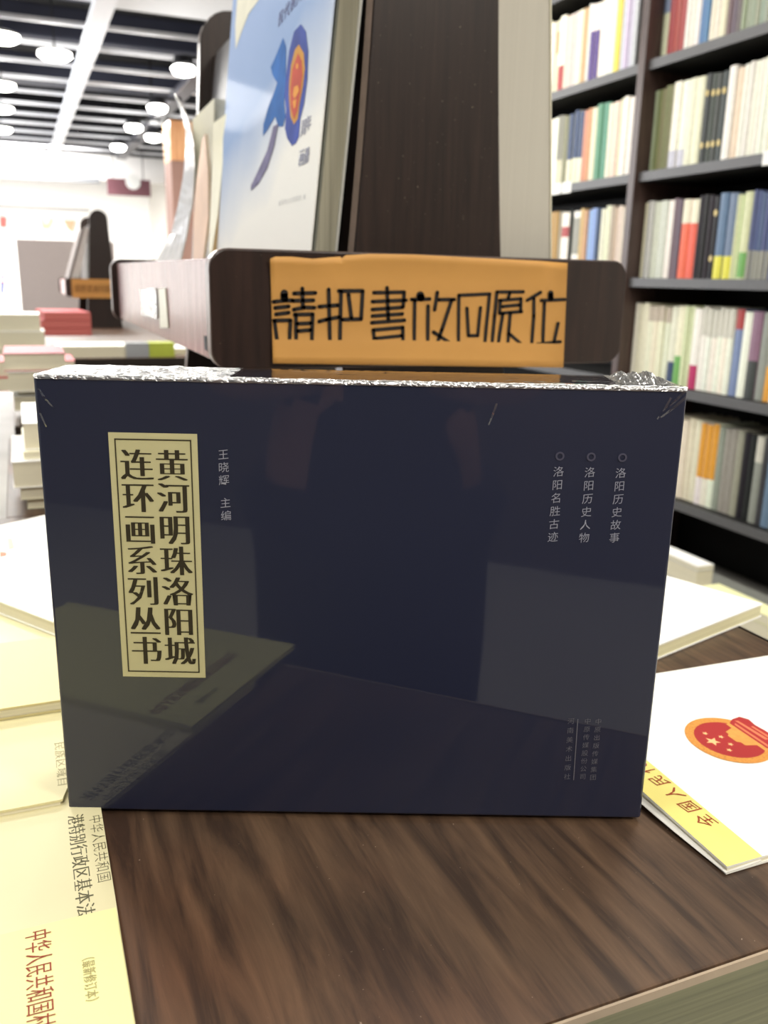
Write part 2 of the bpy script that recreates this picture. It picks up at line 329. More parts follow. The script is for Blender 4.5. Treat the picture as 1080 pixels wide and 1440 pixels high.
q = lipq([(199, 407), (221, 405), (223, 448), (201, 443)], .0016)
slab(q, (-1, 0, 0), .0018).build('plastic_sleeve', glassy('sleeve', .12, (.95, .97, .95, 1), .55, .8, 120), lh)
slab(lipq([(203, 425), (220, 424), (221, 446), (204, 441)], .0009), (-1, 0, 0), .0005).build('card', M_WHITE, lh)
tp = slab(lipq([(223, 406), (233, 405), (237, 461), (226, 461)], .0009), (-1, 0, 0), .0008).build('tape_strip', mat((232, 228, 205), .35, .5, .05))
tag(tp, 'cream tape strip stuck beside the plastic label holder', 'tape')
addto(slab(lipq([(287, 472), (291, 473), (292, 493), (288, 492)], .0003), (-1, 0, 0), .0004).build('screw_slot', M_BLACK), R1)

# ------------------------------------------------------------------ orange paper sign
SY = RY-.0012
yel = mat((198, 146, 76), .55, .4, .05, 14, bump=.15)
def sign_pt(px, py, off=0):
    p = hy(px, py, SY-off); return p
ps = empty('paper_sign', hy(590, 512, SY), 'orange paper sign with black hand drawn writing on the near rack end', 'sign')
top = [(380, 364), (387, 361), (410, 361), (440, 364), (462, 362), (478, 361), (481, 363), (486, 359), (520, 357), (580, 358), (640, 361), (700, 364), (760, 367), (798, 370)]
rows = 14; mb = MB(); n = len(top)
for j in range(rows+1):
    t = j/rows
    for i, (a, b) in enumerate(top):
        xb = 384+(792-384)*(a-380)/(418); yb = 511+(517-511)*(a-380)/418
        px = a+(xb-a)*t; py = b+(yb-b)*t
        crease = .0016*math.exp(-((t-.82)/.05)**2)+.003*max(0, .16-t)/.16*(1+.6*sin(a*.09))+.0004
        if t > .82: crease += .003*(t-.82)/.18
        mb.v.append(tuple(sign_pt(px, py, crease)))
for j in range(rows):
    for i in range(n-1): k = j*n+i; mb.f.append((k, k+1, k+n+1, k+n))
so = mb.build('paper', yel, ps, smooth=True); mo = so.modifiers.new('t', 'SOLIDIFY'); mo.thickness = .0003; mo.offset = 0
def strokes(mb, lst, fn, w):
    for st in lst:
        ww = w
        if isinstance(st[0], (int, float)): ww = st[0]; st = st[1]
        for k in range(len(st)-1):
            (x0, y0), (x1, y1) = st[k], st[k+1]; L = math.hypot(x1-x0, y1-y0) or 1; nx, ny = -(y1-y0)/L*ww/2, (x1-x0)/L*ww/2
            mb.add([fn(x0+nx, y0+ny), fn(x1+nx, y1+ny), fn(x1-nx, y1-ny), fn(x0-nx, y0-ny)], [(0, 1, 2, 3)])
        for (x, y) in st:
            mb.add([fn(x+ww/2*cos(a*pi/6), y+ww/2*sin(a*pi/6)) for a in range(12)], [tuple(range(12))])
S1 = [(78, [(215, 450), (216, 500)]), [(105, 535), (230, 522), (300, 520)], [(120, 597), (260, 582)], [(130, 662), (260, 645)], [(110, 725), (278, 722), (266, 955)], [(115, 730), (145, 958), (268, 942)],
      [(312, 450), (530, 445)], [(398, 400), (405, 600)], [(300, 525), (510, 520)], [(310, 615), (415, 592), (520, 595)], [(320, 665), (503, 660), (492, 980)], [(333, 670), (335, 965)], [(345, 757), (485, 752)], [(350, 832), (480, 820)],
      [(665, 410), (678, 970)], [(568, 585), (670, 575), (760, 570)], [(568, 735), (640, 715), (770, 690)], [(768, 425), (1010, 425), (993, 710), (800, 715)], [(790, 430), (778, 935), (810, 975), (1000, 965)], [(865, 460), (895, 700)]]
S2 = [[(300, 368), (312, 670)], [(175, 415), (463, 410), (453, 550)], [(160, 500), (480, 487)], [(160, 575), (445, 555)], [(160, 637), (445, 617)], [(155, 700), (465, 677)], [(168, 770), (450, 745)], [(170, 770), (180, 905)], [(450, 745), (450, 888)], [(190, 850), (440, 825)], [(150, 915), (462, 893)],
      (76, [(615, 440), (620, 462)]), [(532, 480), (705, 475)], [(563, 490), (557, 908)], [(690, 542), (685, 910)], [(778, 412), (752, 578)], [(790, 482), (938, 480)], [(912, 490), (820, 770), (765, 922)], [(742, 790), (912, 905)]]
S3 = [[(35, 415), (310, 402), (265, 850), (30, 860), (35, 415)], [(107, 530), (120, 775), (203, 775), (228, 525)], [(375, 385), (610, 383)], [(375, 385), (355, 600), (330, 848)], [(490, 395), (475, 440)], [(400, 460), (590, 445), (585, 560)], [(405, 460), (398, 575), (595, 560)], [(420, 515), (575, 500)],
      [(428, 580), (385, 850)], [(495, 570), (470, 860)], [(482, 755), (585, 845)], [(645, 460), (765, 388)], [(705, 440), (705, 600), (685, 850)], (50, [(855, 395), (855, 440)]), [(772, 460), (980, 452)], [(800, 480), (785, 820)], [(735, 850), (940, 830)], [(922, 665), (885, 830)]]
mb = MB()
OFS = .0014
strokes(mb, S1, lambda x, y: sign_pt(370+x/7.2, 350+y/7.2, OFS), 40)
strokes(mb, S2, lambda x, y: sign_pt(500+x/6.75, 350+y/6.75, OFS), 35)
strokes(mb, S3, lambda x, y: sign_pt(640+x/6.353, 350+y/6.353, OFS), 30)
mb.build('handwriting', mat((22, 16, 14), .5, .4), so)
# copy of the sign on the far rack
p2 = empty('paper_sign', (.50, 6.395, .11), 'small orange paper sign far away at the left on the far rack end', 'sign')
MB().box((.50-.155, 6.393, .085), (.50+.155, 6.3985, .21)).build('paper', yel, p2)
g = MB()
for i, ch in enumerate('請把書放回原位'):
    put(g, ch, lambda u, v, i=i: (.50-.14+i*.04+u*.04, 6.392, .12+v*.055), wide=.02)
g.build('handwriting', mat((120, 82, 40), .6, .3), p2)

# ------------------------------------------------------------------ boxed set in front
BY = radians(22.5-.54)
BL = Vector((.0035, .4095, .0022)); bu = Vector((cos(BY), -sin(BY), 0)); bn = Vector((-sin(BY), -cos(BY), 0))  # bn points to the viewer
BW, BH, BD = .285, .2145, .043
def bx(u, v, d=0): return BL + bu*u + Vector((0, 0, v)) + bn*d
def bpix(px, py, d=.0004):
    return hit(px, py, BL+bn*d, bn)
def bloc(px, py):
    p = bpix(px, py)-BL; return p.dot(bu), p.z
navy = bpy.data.materials.new('navy'); navy.use_nodes = True; nb = navy.node_tree.nodes['Principled BSDF']
nb.inputs['Base Color'].default_value = (.009, .0125, .036, 1); nb.inputs['Roughness'].default_value = .6; nb.inputs['Specular IOR Level'].default_value = .3
nb.inputs['Coat Weight'].default_value = 1; nb.inputs['Coat Roughness'].default_value = .03; nb.inputs['Coat IOR'].default_value = 1.48
_t = navy.node_tree; _c = _t.nodes.new('ShaderNodeTexCoord'); _n = _t.nodes.new('ShaderNodeTexNoise'); _n.inputs['Scale'].default_value = 9; _n.inputs['Detail'].default_value = 1
_b = _t.nodes.new('ShaderNodeBump'); _b.inputs['Strength'].default_value = .05; _b.inputs['Distance'].default_value = .004
_t.links.new(_c.outputs['Object'], _n.inputs['Vector']); _t.links.new(_n.outputs['Fac'], _b.inputs['Height']); _t.links.new(_b.outputs[0], nb.inputs['Coat Normal'])
bs = empty('boxed_book_set', bx(BW/2, 0, -BD/2), 'large navy blue shrink wrapped boxed book set standing on the table', 'boxed set')
MBx = Matrix(((bu.x, -bn.x, 0, BL.x), (bu.y, -bn.y, 0, BL.y), (0, 0, 1, BL.z), (0, 0, 0, 1)))
MB().box((0, 0, 0), (BW, BD, BH), MBx).build('slipcase', navy, bs, bevel=.0014, seg=3)
# cream title label with a fine frame
cs = [bloc(150.5, 607), bloc(277.5, 611.5), bloc(288.5, 953), bloc(174, 951.5)]
lu0 = (cs[0][0]+cs[3][0])/2; lu1 = (cs[1][0]+cs[2][0])/2; lv1 = (cs[0][1]+cs[1][1])/2; lv0 = (cs[2][1]+cs[3][1])/2
cream = mat((190, 184, 142), .6, .3, .03, 60)
MB().box((lu0, -.0003, lv0), (lu1, .0002, lv1), MBx).build('title_label', cream, bs); TL_ = bpy.context.scene.objects['title_label']
def frame(mb, u0, v0, u1, v1, t, d):
    for a, b, c_, e_ in ((u0, v0, u1, v0+t), (u0, v1-t, u1, v1), (u0, v0, u0+t, v1), (u1-t, v0, u1, v1)):
        mb.add([bx(a, b, d), bx(c_, b, d), bx(c_, e_, d), bx(a, e_, d)], [(0, 1, 2, 3)])
dark_ink = mat((56, 50, 34), .6, .3)
mb = MB(); frame(mb, lu0+.0026, lv0+.0026, lu1-.0026, lv1-.0026, .0006, .0005); mb.build('label_frame', dark_ink, TL_)
mb = MB()
cw = (lu1-lu0)
for colx, txt in ((.305, '连环画系列丛书'), (.705, '黄河明珠洛阳城')):
    for i, ch in enumerate(txt):
        cu_ = lu0+cw*colx; cell = (lv1-lv0-.013)/7; s = .0158
        cv = lv1-.0068-cell*(i+.5)
        put(mb, ch, lambda u, v, cu_=cu_, cv=cv, s=s: bx(cu_+(u-.5)*s*.94, cv+(v-.5)*s*.98, .0005), off=-.015, wide=.044)
mb.build('title_lettering', mat((48, 42, 28), .6, .3), TL_)
silver = mat((150, 152, 166), .5, .4, .05)
dim = mat((104, 104, 112), .5, .4, .05)
def column(mb, txt, p0, p1, s, slant=.0, off=-.004):
    (u0_, v0_), (u1_, v1_) = bloc(*p0), bloc(*p1); n = len(txt)
    for i, ch in enumerate(txt):
        if ch == ' ': continue
        t = i/(n-1); cu_ = u0_+(u1_-u0_)*t; cv = v0_+(v1_-v0_)*t
        put(mb, ch, lambda u, v: bx(cu_+(u-.5)*s+(v-.5)*slant*s, cv+(v-.5)*s+(u-.5)*.12*s, .0004), off=off)
mb = MB()
column(mb, '王晓辉', (314, 639), (315, 675), .0050); column(mb, '主编', (317, 707), (318, 725), .0050)
mb.build('editor_lettering', silver, bs); mb = MB()
column(mb, '洛阳历史故事', (873, 665), (864, 756), .0050)
column(mb, '洛阳历史人物', (829.5, 664), (821.5, 756), .0050)
column(mb, '洛阳名胜古迹', (785.5, 663), (777.5, 755), .0050)
mb.build('silver_lettering', silver, bs)
mb = MB()
for px, py in ((875.5, 643.5), (831.5, 642.5), (787.5, 641.5)):
    u_, v_ = bloc(px, py); n = 20
    for ra, rb in ((.0012, .0020),):
        k = len(mb.v)
        mb.add([bx(u_+r*cos(2*pi*i/n), v_+r*sin(2*pi*i/n), .0004) for i in range(n) for r in (ra, rb)], [(2*i, 2*i+1, (2*i+3) % (2*n), (2*i+2) % (2*n)) for i in range(n)])
mb.build('ring_marks', mat((70, 70, 88), .5, .4), bs)
mb = MB()
column(mb, '中原出版传媒集团', (841.5, 1014.5), (834, 1093), .0033, off=-.008)
column(mb, '中原传媒股份公司', (826.5, 1014), (819.5, 1092), .0033, off=-.008)
column(mb, '河南美术出版社', (803, 1014), (797.5, 1092), .0034, off=-.008)
a, b = bloc(812, 1011), bloc(806, 1097)
mb.add([bx(a[0], a[1], .0004), bx(a[0]+.0004, a[1], .0004), bx(b[0]+.0004, b[1], .0004), bx(b[0], b[1], .0004)], [(0, 1, 2, 3)])
mb.build('publisher_lettering', dim, bs)
# shrink film: wrinkled skin over the top, gathered at the two top corners
film = glassy('film', .07, (.97, .98, 1, 1), .86, .35, 90)
def film_strip(name, u0, u1, amp, nu, nv, seed, dd=(0, BD), frontlap=.0):
    r = random.Random(seed); mb = MB()
    for j in range(nv+1):
        for i in range(nu+1):
            t = i/nu; s = j/nv; u = u0+(u1-u0)*t
            h = .0004+amp*abs(sin(t*23+s*6+seed)*sin(s*9+t*11)+.12*r.random()-.2)*(1-abs(2*s-1)**4)*(sin(pi*t)**.5 if name != 'film_top' else 1)
            mb.v.append(tuple(bx(u, BH+max(.0003, h), -(dd[0]+(dd[1]-dd[0])*s))))
    for j in range(nv):
        for i in range(nu): k = j*(nu+1)+i; mb.f.append((k, k+1, k+nu+2, k+nu+1))
    return mb.build(name, film, bs, smooth=True)
o = film_strip('film_top', .001, BW-.001, .00012, 60, 8, 1); o.data.materials[0] = glassy('film_smooth', .05, (.97, .98, 1, 1), .95, .04, 60)
crk = glassy('film_crinkled', .28, (1, 1, 1, 1), .62, .5, 120)
o = film_strip('film_gather', .004, .085, .0015, 60, 12, 4); o.data.materials[0] = crk
o = film_strip('film_gather', .258, BW-.003, .0042, 36, 12, 9, (.008, BD)); o.data.materials[0] = crk
# seam along the top front edge
mb = MB(); N_ = 90; r = random.Random(3)
for i in range(N_+1):
    u = .0005+(BW-.001)*i/N_; h = .0004+.0005*r.random(); d = .0003+.0004*r.random()
    for (a, b) in ((-.0014, h), (d, h*.6), (d, -.0016)): mb.v.append(tuple(bx(u, BH+b, a)))
for i in range(N_):
    for j in range(2): k = i*3+j; mb.f.append((k, k+1, k+4, k+3))
mb.build('film_seam', glassy('film_seam', .3, (1, 1, 1, 1), .55, .4, 200), bs, smooth=True)
# corner creases on the front
mb = MB()
for (a, b, c_) in (((968, 548), (938, 575), .5), ((966, 560), (930, 588), .5), ((945, 560), (925, 590), .4), ((55, 545), (78, 575), .4), ((52, 560), (66, 600), .4), ((700, 568), (688, 598), .4)):
    p, q_ = bpix(*a, .0003), bpix(*b, .0003); m_ = (p+q_)/2+bn*.0011; side = (q_-p).cross(bn).normalized()*.0012*c_*2
    mb.add([p, q_, m_+side*.0, p+side, q_+side*.6, m_+side], [(0, 2, 5, 3), (2, 1, 4, 5)])
tag(mb.build('film_crease', film, bs), kind='stuff')

# ------------------------------------------------------------------ booklets and books lying on the tables
def quadbook(name, cat, label, corners, z0, th, ccol, pcol=(226, 220, 196), lift=None, parts=True, group=None, rough=.5, edge_in=.0015, coat=0.):
    """corners: 4 xy points anticlockwise from above; lift: extra cover height per corner"""
    cx = sum(p[0] for p in corners)/4; cy = sum(p[1] for p in corners)/4
    e = empty(name, (cx, cy, z0), label, cat, group)
    lift = lift or (0, 0, 0, 0); ct = min(.0012, th*.22)
    C = [Vector((p[0], p[1], 0)) for p in corners]; c0 = Vector((cx, cy, 0))
    I = [c+(c0-c).normalized()*edge_in for c in C]
    def blk(pts, za, zb, la, lb):
        N1 = 8; mb = MB()
        def at(s, t, z, l):
            p = pts[0]*(1-s)*(1-t)+pts[1]*s*(1-t)+pts[2]*s*t+pts[3]*(1-s)*t
            return (p.x, p.y, z+l*((1-s)*(1-t)*lift[0]+s*(1-t)*lift[1]+s*t*lift[2]+(1-s)*t*lift[3]))
        for z, l in ((za, la), (zb, lb)):
            for j in range(N1+1):
                for i in range(N1+1): mb.v.append(at(i/N1, j/N1, z, l))
        K = (N1+1)**2; W = N1+1
        for j in range(N1):
            for i in range(N1): k = j*W+i; mb.f += [(k, k+W, k+W+1, k+1), (K+k, K+k+1, K+k+W+1, K+k+W)]
        for i in range(N1):
            for a, b in ((i, i+1), (K-1-i, K-2-i), ((i+1)*W, i*W), (i*W+N1, (i+1)*W+N1)): mb.f.append((a, b, b+K, a+K))
        return mb
    blk(I, z0+ct, z0+th-ct, 0, .8).build('page_block', mat(pcol, .85, .2, .12, 1, stretch=(1, 1, 1400)), e)
    blk(C, z0, z0+ct, 0, 0).build('back_cover', mat(ccol, rough, .4, .02, 8), e)
    blk(C, z0+th-ct, z0+th, .8, 1).build('front_cover', mat(ccol, rough, .4, .02, 8, coat=coat), e)
    return e
CRE = (244, 240, 196)
# nearest: red title
b1 = quadbook('law_booklet', 'booklet', 'pale yellow booklet with a red title, nearest at the bottom left corner', [(-.18, .195), (.0178, .195), (.0178, .3225), (-.18, .3225)], .0040, .0036, (236, 232, 164), group=None, lift=(0, 0, 0, 0))
b2 = quadbook('law_booklet', 'booklet', 'cream booklet with two lines of grey title, second from the front', [(-.18, .25), (.0185, .25), (.0185, .425), (-.18, .425)], .0002, .0034, (222, 214, 172))
b3 = quadbook('law_booklet', 'booklet', 'cream booklet half hidden under a corner of the navy box, third from the front', [(-.17, .412), (.0012, .412), (.031, .522), (-.17, .522)], .0002, .0068, (220, 212, 166), lift=(0, 0, 0, 0))
b4 = quadbook('law_booklet', 'booklet', 'thicker cream booklet left of the navy box, fourth from the front', [(-.17, .507), (.031, .507), (.031, .607), (-.17, .607)], .0072, .0075, (220, 208, 156))
b5 = quadbook('law_booklet', 'booklet', 'bright cream booklet under the tip of the large white book at the left edge', [(-.17, .608), (.03, .608), (.03, .78), (-.17, .78)], .0002, .0085, (236, 230, 188))
b6 = quadbook('picture_book', 'book', 'large white book with a pointed corner, left of the navy box', [(.010, .615), (.16, .70), (.02, .93), (-.13, .83)], .0092, .011, (250, 250, 244), lift=(0, 0, 0, 0))
# its printed spots
mb = slab([hz(a, b, .0204) for a, b in ((0, 776), (9, 777), (9, 781), (0, 783))], (0, 0, 1), .0003); mb.build('red_print', mat((236, 120, 84), .5, .3), b6)
mb = slab([hz(a, b, .0204) for a, b in ((10, 758), (17, 757), (20, 770), (12, 772))], (0, 0, 1), .0003); mb.build('yellow_print', mat((240, 232, 170), .5, .3), b6)
# rotated text on a flat booklet: text runs towards the viewer (-Y), tops of characters point +X
def flat_text(mb, txt, xbase, ystart, pitch, s, z, sx=1., off=-.01, wide=0., yend=1, dirn=-1, slant=0.):
    for i, ch in enumerate(txt):
        y0 = ystart+dirn*pitch*i
        if dirn < 0: fn = lambda u, v: (xbase+v*s+slant*(u-.5)*s, y0-u*pitch*.96*sx, z)
        else: fn = lambda u, v: (xbase-v*s, y0+u*pitch*.96*sx, z)
        put(mb, ch, fn, off=off, wide=wide)
g = MB(); p = hz(47, 1313, .0078); q = hz(46, 1427, .0078)
pt_ = (hz(47, 1312, .0078).y-hz(47, 1437, .0078).y)/7.2
flat_text(g, '中华人民共和国村民委员会组织法', hz(34, 1360, .0078).x, hz(47, 1309, .0078).y, pt_, .0105, .0078, off=-.006, wide=.012)
g.build('red_title', mat((146, 60, 38), .6, .3), b1)
g = MB(); flat_text(g, '（最新修订本）', hz(117, 1380, .0078).x, hz(120, 1341, .0078).y, (hz(120, 1343, .0078).y-hz(127, 1418, .0078).y)/7, .0050, .0078, off=0, wide=.012)
g.build('small_title', mat((168, 158, 104), .6, .3), b1)
g = MB(); x_ = hz(100, 1200, .0037).x
pt_ = (hz(104, 1148, .0037).y-hz(116, 1270, .0037).y)/8
flat_text(g, '港特别行政区基本法', x_-.0005, hz(100, 1150, .0037).y+pt_*.25, pt_*1.03, .0082, .0037, wide=.03)
pt2 = (hz(135, 1146, .0037).y-hz(150, 1241, .0037).y)/7
flat_text(g, '中华人民共和国', hz(131, 1190, .0037).x-.0005, hz(133, 1146, .0037).y, pt2, .0066, .0037, wide=.0)
g.build('grey_title', mat((96, 92, 66), .6, .3), b2)
g = MB(); pt_ = (hz(84, 1043, .0071).y-hz(90, 1126, .0071).y)/6.4
flat_text(g, '民族区域自', hz(80, 1090, .0071).x-.0004, hz(84, 1043, .0071).y, pt_, .0062, .0071, wide=.02)
g.build('grey_title', mat((168, 160, 122), .6, .3), b3)
g = MB(); flat_text(g, '刑法', hz(83, 975, .0148).x, hz(81, 962, .0148).y, .014, .006, .0148, off=0); g.build('grey_title', mat((150, 142, 108), .6, .3), b4)

# right: white booklet with round emblem
b7 = quadbook('emblem_booklet', 'booklet', 'white booklet with a round red and gold emblem and yellow band, right', [(.279, .256), (.497, .256), (.497, .425), (.279, .425)], .0004, .0042, (244, 244, 234), lift=(0, 0, .002, .0065))
zc = .0097
def cov(x, y, e=0.):
    a, b = (x-.279)/.218, (y-.256)/.169
    return (x, y, .0046+.002*a*b+.0065*(1-a)*b+.0001+e)
mb = MB(); 
for j in range(8):
    for i in range(2):
        x0, x1 = .279+.0105*i, .279+.0105*(i+1); y0, y1 = .256+.169*j/8, .256+.169*(j+1)/8
        mb.add([cov(x0, y0), cov(x1, y0), cov(x1, y1), cov(x0, y1)], [(0, 1, 2, 3)])
mb.build('yellow_band', mat((226, 214, 124), .5, .4), b7)
g = MB()
for i, ch in enumerate('全国人民代表大会'):
    put(g, ch, lambda u, v: cov(.2985-v*.0105+(.5-u)*.0012, .2815+.0118*i+u*.0092, .0002), off=-.004, wide=.012)
g.build('red_title', mat((150, 66, 36), .6, .3), b7)
ex, ey, er = .3605, .342, .0242
def em(u, v, e=.0002): return cov(ex-v*er, ey+u*er, e)      # u across, v up the emblem (up = -X)
def disc(ra, rb, n=48, e=.0002):
    mb = MB(); mb.add([em(r_*cos(2*pi*i/n), r_*sin(2*pi*i/n), e) for i in range(n) for r_ in (ra, rb)], [(2*i, 2*i+1, (2*i+3) % (2*n), (2*i+2) % (2*n)) for i in range(n)]); return mb
eg = mat((206, 140, 66), .5, .3, .25, 900); er_ = mat((164, 46, 46), .5, .3, .04); ey_ = mat((214, 150, 76), .5, .3, .1, 300); ep = mat((214, 120, 84), .5, .3)
disc(.8, 1.02).build('emblem_wreath', eg, b7)
disc(.0, .81, e=.0002).build('emblem_field', er_, b7)
mb = MB(); mb.add([em(x, y, .00028) for x, y in ((.60, -.56), (.74, -.78), (.78, -1.05), (.60, -1.18), (.34, -1.12), (.0, -1.16), (-.34, -1.12), (-.60, -1.18), (-.78, -1.05), (-.74, -.78), (-.6, -.56))], [tuple(range(11))]); mb.build('emblem_ribbon', er_, b7)
mb = MB()
for P in (((-.68, -.56), (.60, -.56), (.60, -.44), (-.68, -.44)), ((-.42, -.44), (.40, -.44), (.30, -.16), (-.34, -.16)), ((-.2, -.16), (.2, -.16), (.14, -.08), (-.14, -.08))):
    mb.add([em(a, b, .0003) for a, b in P], [(0, 1, 2, 3)])
mb.build('emblem_gate', ey_, b7)
mb = MB()
for P in (((-.62, -.70), (.56, -.70), (.50, -.63), (-.58, -.63)), ((-.3, -.92), (.62, -.86), (.66, -.78), (-.3, -.82)), ((-.7, -1.06), (.3, -1.02), (.3, -.96), (-.7, -.98))):
    mb.add([em(a, b, .00032) for a, b in P], [(0, 1, 2, 3)])
mb.build('emblem_trim', ep, b7)
mb = MB()
for (sx, sy, sr) in ((0.05, .46, .19), (-.38, .36, .08), (.40, .38, .08), (-.19, .14, .08), (.15, .12, .08)):
    mb.add([em(sx+(sr if i % 2 == 0 else sr*.42)*sin(pi*i/5), sy+(sr if i % 2 == 0 else sr*.42)*cos(pi*i/5), .0003) for i in range(10)]+[em(sx, sy, .0003)], [(i, (i+1) % 10, 10) for i in range(10)])
mb.build('emblem_stars', mat((250, 186, 130), .5, .3), b7)
# loose curling sheets at its near left edge
mb = MB()
for k in range(9):
    t = k/8; y_ = .256+.125*t; bow = .0035*sin(pi*min(1, t*1.15))
    mb.v += [(.2788-bow, y_, .0010+.002*sin(pi*t)), (.30, y_, .0020)]
for k in range(8): mb.f.append((2*k, 2*k+1, 2*k+3, 2*k+2))
o = mb.build('loose_page', mat((236, 234, 226), .8, .3), b7, smooth=True); o.modifiers.new('t', 'SOLIDIFY').thickness = .0004

# white book behind at right
P0 = Vector((.540, .497)); u_ = Vector((-.9615, -.2747)); v_ = Vector((-.33, .944))
b8 = quadbook('white_book', 'book', 'white book lying slantwise behind the right end of the navy box', [tuple(P0+u_*.245), tuple(P0), tuple(P0+v_*.150), tuple(P0+u_*.245+v_*.150)], .0004, .0115, (250, 250, 244), pcol=(220, 214, 176))

# stacks at the left
def stack(px0, pxr, z0, specs, base_y, label0, group=None, name='stacked_book', cat='book', xr=.12):
    """specs: list of (thickness, colour, left offset, near offset, label)"""
    z = z0
    for (th, c, dx, dy, lb) in specs:
        x0 = px0+dx; quadbook(name, cat, lb, [(x0, base_y+dy), (x0+xr, base_y+dy), (x0+xr, base_y+dy+.17), (x0, base_y+dy+.17)], z+.0003, th, c, group=group)
        z += th+.0004
WH = (248, 248, 244); CW = (246, 242, 214)
stack(-.020, 0, 0, [(.012, CW, .012, .01, 'cream book, lowest of the tall white stack left of the navy box'), (.014, CW, .006, .004, 'cream book, second from the bottom of the tall white stack left of the navy box'), (.030, WH, 0, 0, 'thick white book in the middle of the tall stack left of the navy box'), (.008, CW, .012, .01, 'thin cream book, fourth up in the tall stack left of the navy box'), (.030, WH, .014, .02, 'thick white book on top of the tall stack left of the navy box')], 1.02, '')
stack(-.018, 0, 0.0, [(.022, (226, 226, 196), .012, 0, 'grey green edged book directly on the dark table edge, lowest of the far left stack'), (.026, WH, -.002, .01, 'white book, second up in the far left stack'), (.008, (206, 208, 202), .006, .02, 'thin grey book, third up in the far left stack'), (.034, WH, -.008, 0, 'thick white book, fourth up in the far left stack'), (.030, (190, 84, 98), -.012, .01, 'pink book on top of the far left stack')], 1.63, '', xr=.10)
stack(-.16, 0, 0.0, [(.03, (205, 96, 104), .0, .0, 'red book under the wide white books at the far left'), (.034, (200, 70, 84), .01, .01, 'deep red glossy book, second under the wide white books at the far left'), ], 2.10, '', xr=.26)
stack(-.20, 0, .0, [(.03, (236, 226, 210), -.0, .0, 'wide white book stack base at the left edge, beige underside'), (.05, WH, .0, .012, 'wide white book at the left edge above the red books'), (.05, WH, -.01, .02, 'wide white book topping the pile at the left edge')], 2.89, '', xr=.27)
stack(.10, 0, 0, [(.035, (250, 250, 236), 0, 0, 'pale cream book on the farther dark table edge'), ], 2.90, '', xr=.24)
stack(.355, 0, 0, [(.02, WH, .0, .06, 'white book left of the near rack on the farther table'), ], 2.90, '', xr=.2)
gb = empty('grey_carton', (.42, 2.9, 0), 'small grey carton with a green end left of the near rack', 'box')
p0 = hy(177, 478, 2.885); p1 = hy(232, 491, 2.885)
MB().box((p0.x, 2.885, .0), (p1.x-.05, 2.95, .045)).build('carton', mat((160, 162, 166), .6, .3), gb)
MB().box((p1.x-.0495, 2.885, .0), (p1.x+.03, 2.95, .045)).build('green_end', mat((178, 190, 70), .5, .4), gb)
# red books on the farthest table
z = -.115
for k, (c, w_) in enumerate((((176, 52, 54), .30), ((150, 60, 54), .28), ((186, 70, 74), .26))):
    quadbook('red_book', 'book', ['red book at the bottom of the pile before the far rack', 'brownish red book in the middle of the pile before the far rack', 'pink red book topping the pile before the far rack'][k], [(.10+.02*k, 5.62), (.10+.02*k+w_, 5.62), (.10+w_, 6.1), (.06+.02*k, 6.1)], z+.0005, .045, c, pcol=(176, 96, 90)); z += .0465

# ------------------------------------------------------------------ books standing in the near rack
tz = .182+.0145
# the big album: cover plane from pixels of its near edge
A0 = hy(436, 356, .80); A1 = hy(469.5, 0, .80); up = (A1-A0).normalized(); along = Vector((0, 1, 0))
A0 = A0-up*((A0.z-tz)/up.z)             # down to the tray floor
farp = hit(303, 346, A0, along.cross(up)); AL = (farp-A0).dot(along); AH = .43
an = up.cross(along).normalized()
if an.x > 0: an = -an                    # cover faces the aisle (-x)
def alb(s, t, d=0): return A0+along*s+up*t+an*d
def albpix(px, py, d=.0004): return hit(px, py, A0+an*d, an)
al = empty('picture_album', alb(AL/2, 0, -.01), 'large white picture album with a blue seventieth anniversary design, leaning in the near rack', 'book')
m = bpy.data.materials.new('album'); m.use_nodes = True; nt = m.node_tree; N = nt.nodes.new; K = nt.links.new; b = nt.nodes['Principled BSDF']
tc = N('ShaderNodeTexCoord'); sp = N('ShaderNodeSeparateXYZ'); K(tc.outputs['Object'], sp.inputs[0]); no = N('ShaderNodeTexNoise'); no.inputs['Scale'].default_value = 7; K(tc.outputs['Object'], no.inputs['Vector'])
ma = N('ShaderNodeMath'); ma.operation = 'MULTIPLY_ADD'; ma.inputs[1].default_value = .09; K(no.outputs['Fac'], ma.inputs[0]); K(sp.outputs['Z'], ma.inputs[2])
m2 = N('ShaderNodeMath'); m2.operation = 'MULTIPLY_ADD'; m2.inputs[1].default_value = .28; K(sp.outputs['Y'], m2.inputs[0]); K(ma.outputs[0], m2.inputs[2])
r = N('ShaderNodeValToRGB'); e = r.color_ramp.elements; e[0].position = .66; e[0].color = lin((250, 250, 244)); e[1].position = .80; e[1].color = lin((150, 176, 218)); e2 = e.new(.90); e2.color = lin((160, 184, 226))
K(m2.outputs[0], r.inputs[0]); K(r.outputs[0], b.inputs['Base Color']); b.inputs['Roughness'].default_value = .7; b.inputs['Specular IOR Level'].default_value = .1; b.inputs['Coat Weight'].default_value = .05; b.inputs['Coat Roughness'].default_value = .07
alb_m = m
def albslab(s0, s1, t0, t1, d0, d1): return MB().add([alb(s, t, d) for d in (d0, d1) for s, t in ((s0, t0), (s1, t0), (s1, t1), (s0, t1))], [(0, 3, 2, 1), (4, 5, 6, 7), (0, 1, 5, 4), (1, 2, 6, 5), (2, 3, 7, 6), (3, 0, 4, 7)])
albslab(0, AL, 0.0005, AH, -.0012, 0).build('front_cover', alb_m, al)
albslab(.004, AL-.002, .003, AH-.004, -.0245, -.0062).build('page_block', mat((176, 172, 152), .85, .2, .22, 1, stretch=(900, 1, 1)), al)
albslab(0, AL, .0005, AH, -.0262, -.0250).build('back_cover', mat((235, 235, 228), .4, .4), al)
